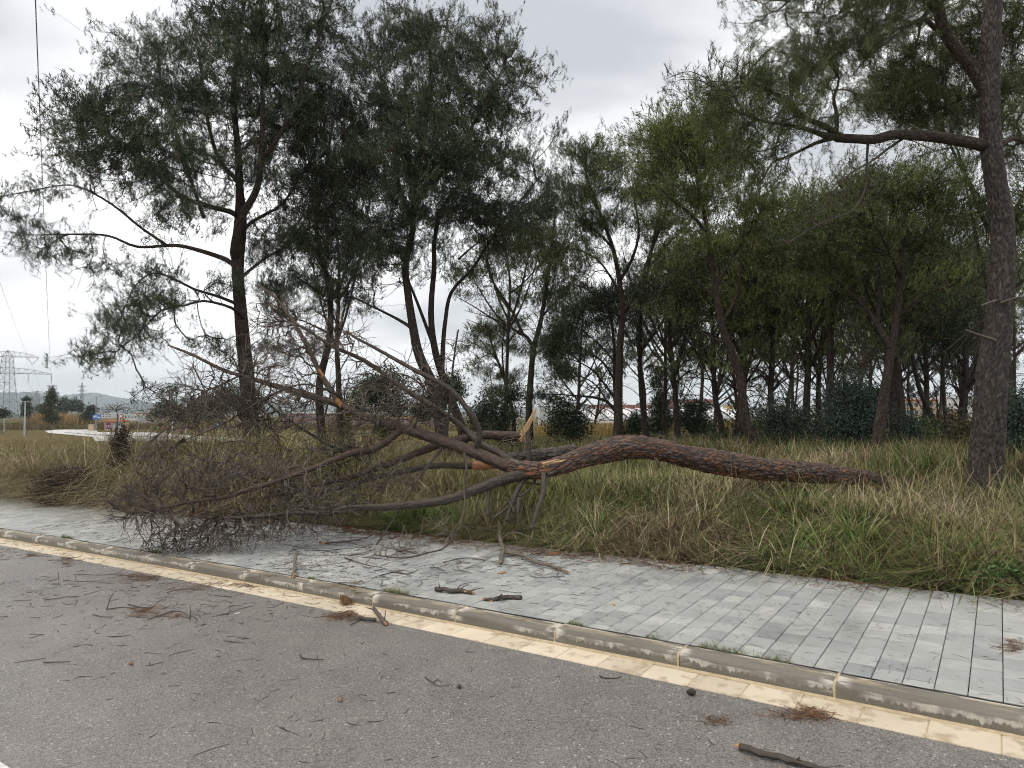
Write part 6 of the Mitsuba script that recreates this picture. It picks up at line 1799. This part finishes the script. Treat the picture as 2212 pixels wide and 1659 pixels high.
chip('wood_chip', 'pale yellow wood splinter lying on the middle of the pavers', 'wood chip', 1325, 1304, (.045, .012, .009), (.55, .36, .16), 1)
chip('wood_chip', 'orange wood chip beside the foot of the forked branch', 'wood chip', 1085, 1237, (.06, .012, .008), (.50, .27, .11), 2)
chip('bark_piece', 'curved piece of reddish bark lying in the grass under the trunk', 'bark', 1196, 1196, (.09, .03, .012), (.26, .11, .06), 3)
chip('pine_cone', 'small dark pine cone on the asphalt by the gutter, right of centre', 'pine cone', 1493, 1495, (.028, .02, .02), (.035, .03, .027), 4, True)
chip('bark_piece', 'little red brown bark flake on the asphalt at the left', 'bark', 283, 1433, (.03, .012, .008), (.18, .08, .05), 5, True)
chip('bark_piece', 'dark bark flake on the asphalt in the middle of the road', 'bark', 992, 1482, (.028, .012, .008), (.05, .04, .035), 6, True)
chip('bark_piece', 'brown bark flake with a pale edge on the asphalt at bottom centre', 'bark', 735, 1511, (.03, .012, .008), (.22, .13, .07), 7, True)
chip('paint_chip', 'small white fleck on the asphalt left of centre', 'fleck', 513, 1325, (.03, .010, .004), (.75, .75, .72), 8, True)


def needles(pts_xy, z, rg, length, r, cols, az=None, jit=.8):
    n = len(pts_xy)
    a = rg.uniform(0, 2 * np.pi, n) if az is None else az + rg.normal(0, jit, n)
    L = length * np.clip(rg.lognormal(-.5, .6, n), .2, 2.2) / 2
    d = np.stack([np.cos(a), np.sin(a), rg.normal(0, .04, n)], -1)
    c = np.column_stack([pts_xy, z + r + np.abs(rg.normal(0, .002, n))])
    mid = c + np.stack([-np.sin(a), np.cos(a), 0 * a], -1) * (L * rg.normal(0, .18, n))[:, None]
    p0, p1 = np.vstack([c - d * L[:, None], mid]), np.vstack([mid, c + d * L[:, None]])
    v, f = prisms(p0, p1, r, r, 3)
    cc = np.array(cols)[rg.integers(0, len(cols), n)] * rg.uniform(.6, 1.3, (n, 1))
    return (v, f), np.repeat(np.vstack([cc, cc]), 6, 0)


def litter(n, s0, s1, o0, o1, power=1.0, dens=None):
    s, o = rg.uniform(s0, s1, n * 2), o0 + (o1 - o0) * rg.uniform(0, 1, n * 2) ** power
    p = road_xy(s, o)
    w = np.clip(meshkit.fbm(np.column_stack([p * .9, 0 * s]), 3, 41) * 2.2 - .55, 0.05, 1) * (1 if dens is None else dens(s, o))
    k = rg.uniform(0, 1, n * 2) < w
    p, o = p[k][:n], o[k][:n]
    z = plane_z(p[:, 0], p[:, 1]) + np.where(o < GUT0, ROADZ, np.where(o < GUT1, ROADZ + .006, np.where(o < -.16, -.03, .001)))
    k = (o < GUT1 - .02) | (o > -.14)
    return p[k], z[k]


NEEDLE = [(.075, .042, .028), (.05, .035, .028), (.11, .06, .035), (.035, .028, .024)]
p, z = litter(3000, -.5, 9, .02, PAVE1 + .05)
m1, c1 = needles(p, z, rg, .055, .0010, NEEDLE)
p, z = litter(1500, 3, 13, .02, PAVE1, dens=lambda s, o: np.where(s > 4, 1, .3))
m2, c2 = needles(p, z, rg, .09, .0020, [(.045, .038, .032), (.06, .048, .04)])
p, z = litter(4200, -2, 18, PAVE1 - .42, PAVE1 + .03, .7)
m3, c3 = needles(p, z, rg, .11, .0019, [(.16, .075, .045), (.10, .05, .032), (.2, .11, .06)])
p, z = litter(110, 3.6, 9.5, .1, PAVE1 - .2)
m4, c4 = needles(p, z + .004, rg, .34, .0032, [(.04, .033, .028), (.055, .045, .036)])
struct('pavement_litter', join([m1, m2, m3, m4]), 'twig', color=np.vstack([c1, c2, c3, c4]), kind='stuff')
labels['pavement_litter'].update(label='fallen pine needles and twig bits scattered over the pavers', category='litter')
p, z = litter(1500, -1, 16, -5, GUT0, .8)
m1, c1 = needles(p, z, rg, .055, .0013, NEEDLE)
p, z = litter(520, 5, 15, -3.6, GUT1, .7)
m2, c2 = needles(p, z, rg, .13, .0024, [(.04, .034, .03), (.055, .045, .038)], az=-.3, jit=1.1)
p, z = litter(160, 3, 9, -3.0, GUT0, .8)
m3, c3 = needles(p, z, rg, .09, .002, [(.04, .034, .03), (.055, .045, .038)], jit=1.5)
struct('road_litter', join([m1, m2, m3]), 'twig', color=np.vstack([c1, c2, c3]), kind='stuff')
labels['road_litter'].update(label='scattered pine needles and thin dark twig bits on the asphalt', category='litter')


def clump(label, u, v, ru, rv, n, length, cols, road, lift=.02, cat='pine needles', az=None):
    c = gpt(u, v, 0, road)
    e = gpt(u + ru, v, 0, road) - c
    g = gpt(u, v - rv, 0, road) - c
    n = int(n * .25)
    q = rg.normal(0, .4, (n, 2)) + rg.normal(0, .6, (6, 2))[rg.integers(0, 6, n)]
    p = c[:2] + q[:, :1] * e[:2] + q[:, 1:] * g[:2]
    s_, o_ = to_so(p[:, 0], p[:, 1])
    z = plane_z(p[:, 0], p[:, 1]) + np.where(o_ < GUT1, ROADZ + .004, 0) + rg.uniform(0, lift, n) * np.clip(1 - np.linalg.norm(q, axis=1), 0, 1)
    m, cc = needles(p, z, rg, length, .0015, cols, az)
    single('needle_clump', label, cat, m, 'twig', color=cc, kind='stuff')


RUST = [(.15, .085, .052), (.19, .115, .07), (.09, .055, .04), (.24, .16, .10)]
clump('brown clump of pine needles in the gutter by the orange ended stick', 758, 1329, 26, 10, 700, .13, RUST, True, .05)
clump('brown needle clump with a dark knot on the asphalt at the right', 1750, 1541, 40, 12, 500, .14, RUST, True, .04, az=-.5)
clump('thin reddish needle patch on the asphalt left of the right clump', 1541, 1556, 22, 10, 160, .10, RUST, True, .01)
clump('rusty needle patch on the asphalt, largest of those at the left', 350, 1322, 50, 8, 420, .18, RUST, True, .02)
clump('rusty needle streak between gutter and asphalt, left of centre', 300, 1247, 45, 6, 420, .18, RUST, True, .02)
clump('rusty needle streak in the gutter under the twigs', 455, 1265, 65, 6, 480, .18, RUST, True, .02)
clump('small rusty needle ball by the gutter at the left', 150, 1210, 18, 6, 260, .14, RUST, True, .03)
clump('small rusty needle patch at the far left edge of the asphalt', 66, 1198, 14, 3, 120, .14, RUST, True, .01)
clump('reddish needle drift on the pavers at the right edge', 2195, 1392, 40, 12, 260, .13, RUST, False, .01)
clump('rusty needle drift on the earth edge of the pavement at the left', 200, 1090, 90, 10, 900, .2, RUST, False, .02)
clump('brown dry grass tuft lying over the kerb top, left part', 745, 1270, 35, 6, 420, .16, [(.2, .15, .08), (.14, .11, .05)], False, .04)
# fibre bundle hanging down the kerb face
b0 = gpt(757, 1279, .02)
n = 90
top = b0 + rg.normal(0, .03, (n, 3)) * [1, 1, .2]
foot = gpt(749, 1305, .01, True) + rg.normal(0, .035, (n, 3)) * [1, 1, .3]
mid = top * .4 + foot * .6 + np.array([0, 0, .045]) - np.r_[NX, 0] * .03
single('root_fibres', 'bundle of brown root fibres hanging over the kerb onto the gutter', 'roots', prisms(np.vstack([top, mid]), np.vstack([mid, foot]), .0022, .0018, 4), 'twig', color=np.repeat(np.tile(np.array([(.20, .13, .07)]) * rg.uniform(.5, 1.3, (n, 1)), (2, 1)), 8, 0), kind='stuff')
# weeds in the joint behind the kerb
def weed(label, s, width, n, h, straw=.2):
    c = road_xy(s + rg.uniform(-width, width, n), rg.normal(.0, .012, n))
    b = np.column_stack([c, plane_z(c[:, 0], c[:, 1]) - .005])
    v, f, i = blades(b, h * rg.uniform(.4, 1.1, n), rg.uniform(0, 6.28, n), rg.uniform(.2, .9, n), rg.uniform(.2, .9, n), np.full(n, .004), 2)
    q = rg.uniform(0, 1, n)
    cc = np.where((q < straw)[:, None], STRAW[rg.integers(0, 4, n)] * .7, GREEN[rg.integers(0, 4, n)])
    single('weed', label, 'weed', (v, f), 'blade', color=cc[i], kind=None)


weed('green weed tuft in the kerb joint at mid pavement, beside a kerb joint', 2.78, .07, 90, .07, .2)
weed('small green weed in the crack behind the kerb, first right of the mid tuft', 2.13, .05, 40, .07, .4)
weed('wider tuft of weeds behind the kerb at the right', 1.62, .16, 170, .085, .35)
weed('ragged weeds behind the kerb nearest the right edge', 1.28, .12, 110, .07, .4)
weed('green weed cushion on the kerb near the left edge', 11.3, .15, 160, .09, .1)
weed('green weed cushion on the kerb, second from the left edge', 8.95, .14, 160, .09, .1)
weed('weed tuft on the kerb at the end of the dry grass tuft', 4.75, .16, 200, .10, .45)
weed('tiny weed by the leaning grey stick', 5.95, .05, 50, .06, .1)
# tall single stalks in the verge
def stalks(label, u, v, n, spread, h, col, seed, lean=.35):
    r = np.random.default_rng(seed)
    c = hit(u, v)
    key = thing('dry_stalk', label, 'dry weed')
    mm = []
    for i in range(n):
        x, y = c[0] + r.normal(0, spread), c[1] + r.normal(0, spread)
        b = on(x, y, -.05)
        t = b + np.array([r.normal(0, lean), r.normal(0, lean), 1]) * h * r.uniform(.6, 1.1)
        q = resample(np.array([b, b * .5 + t * .5 + r.normal(0, .03, 3), t]), .12)
        mm.append(prisms(q[:-1], q[1:], .0035, .003, 3))
        for _ in range(3):
            a = q[r.integers(len(q) // 2, len(q))]
            mm.append(prisms(a, a + r.normal(0, .1, 3) + [0, 0, .08], .0025, .0015, 3))
    v_, f_ = join(mm)
    part(key, 'stems', (v_, f_), 'twig', color=np.tile(np.array(col), (len(v_), 1)), kind='stuff')


stalks('tall brown dead stalks in front of the right half of the fallen trunk', 1625, 1150, 9, .10, .95, (.16, .115, .085), 1)
stalks('pale straw stalks leaning in the verge, right of the dead brown stalks', 1790, 1170, 10, .28, .8, (.34, .27, .16), 2)
stalks('pale tall straws around the foot of the big near pine', 2080, 1110, 14, .5, .85, (.36, .29, .17), 3)
stalks('dark thin dead stalks in front of the right verge, near the pavement', 1650, 1185, 5, .2, .7, (.11, .08, .06), 4)
stalks('straw stalks beyond the broken end of the fallen trunk', 1930, 1090, 14, .5, .8, (.36, .29, .17), 5)
stalks('dead stalks among the left grass by the spiky shrub', 330, 1040, 8, .5, .9, (.20, .15, .10), 6)
# ------------------------------------------------------------------ haze
scene['air'] = {'type': 'homogeneous', 'albedo': rgb(0.80, 0.905, 1.0), 'sigma_t': 1.6e-4}
scene['haze'] = {'type': 'cube', 'to_world': T().translate([0, 0, 130]).scale([9200, 9200, 260]), 'bsdf': {'type': 'null'}, 'interior': {'type': 'ref', 'id': 'air'}}
labels['haze'] = {'kind': 'stuff', 'label': 'thin pale air that fades the far hills'}
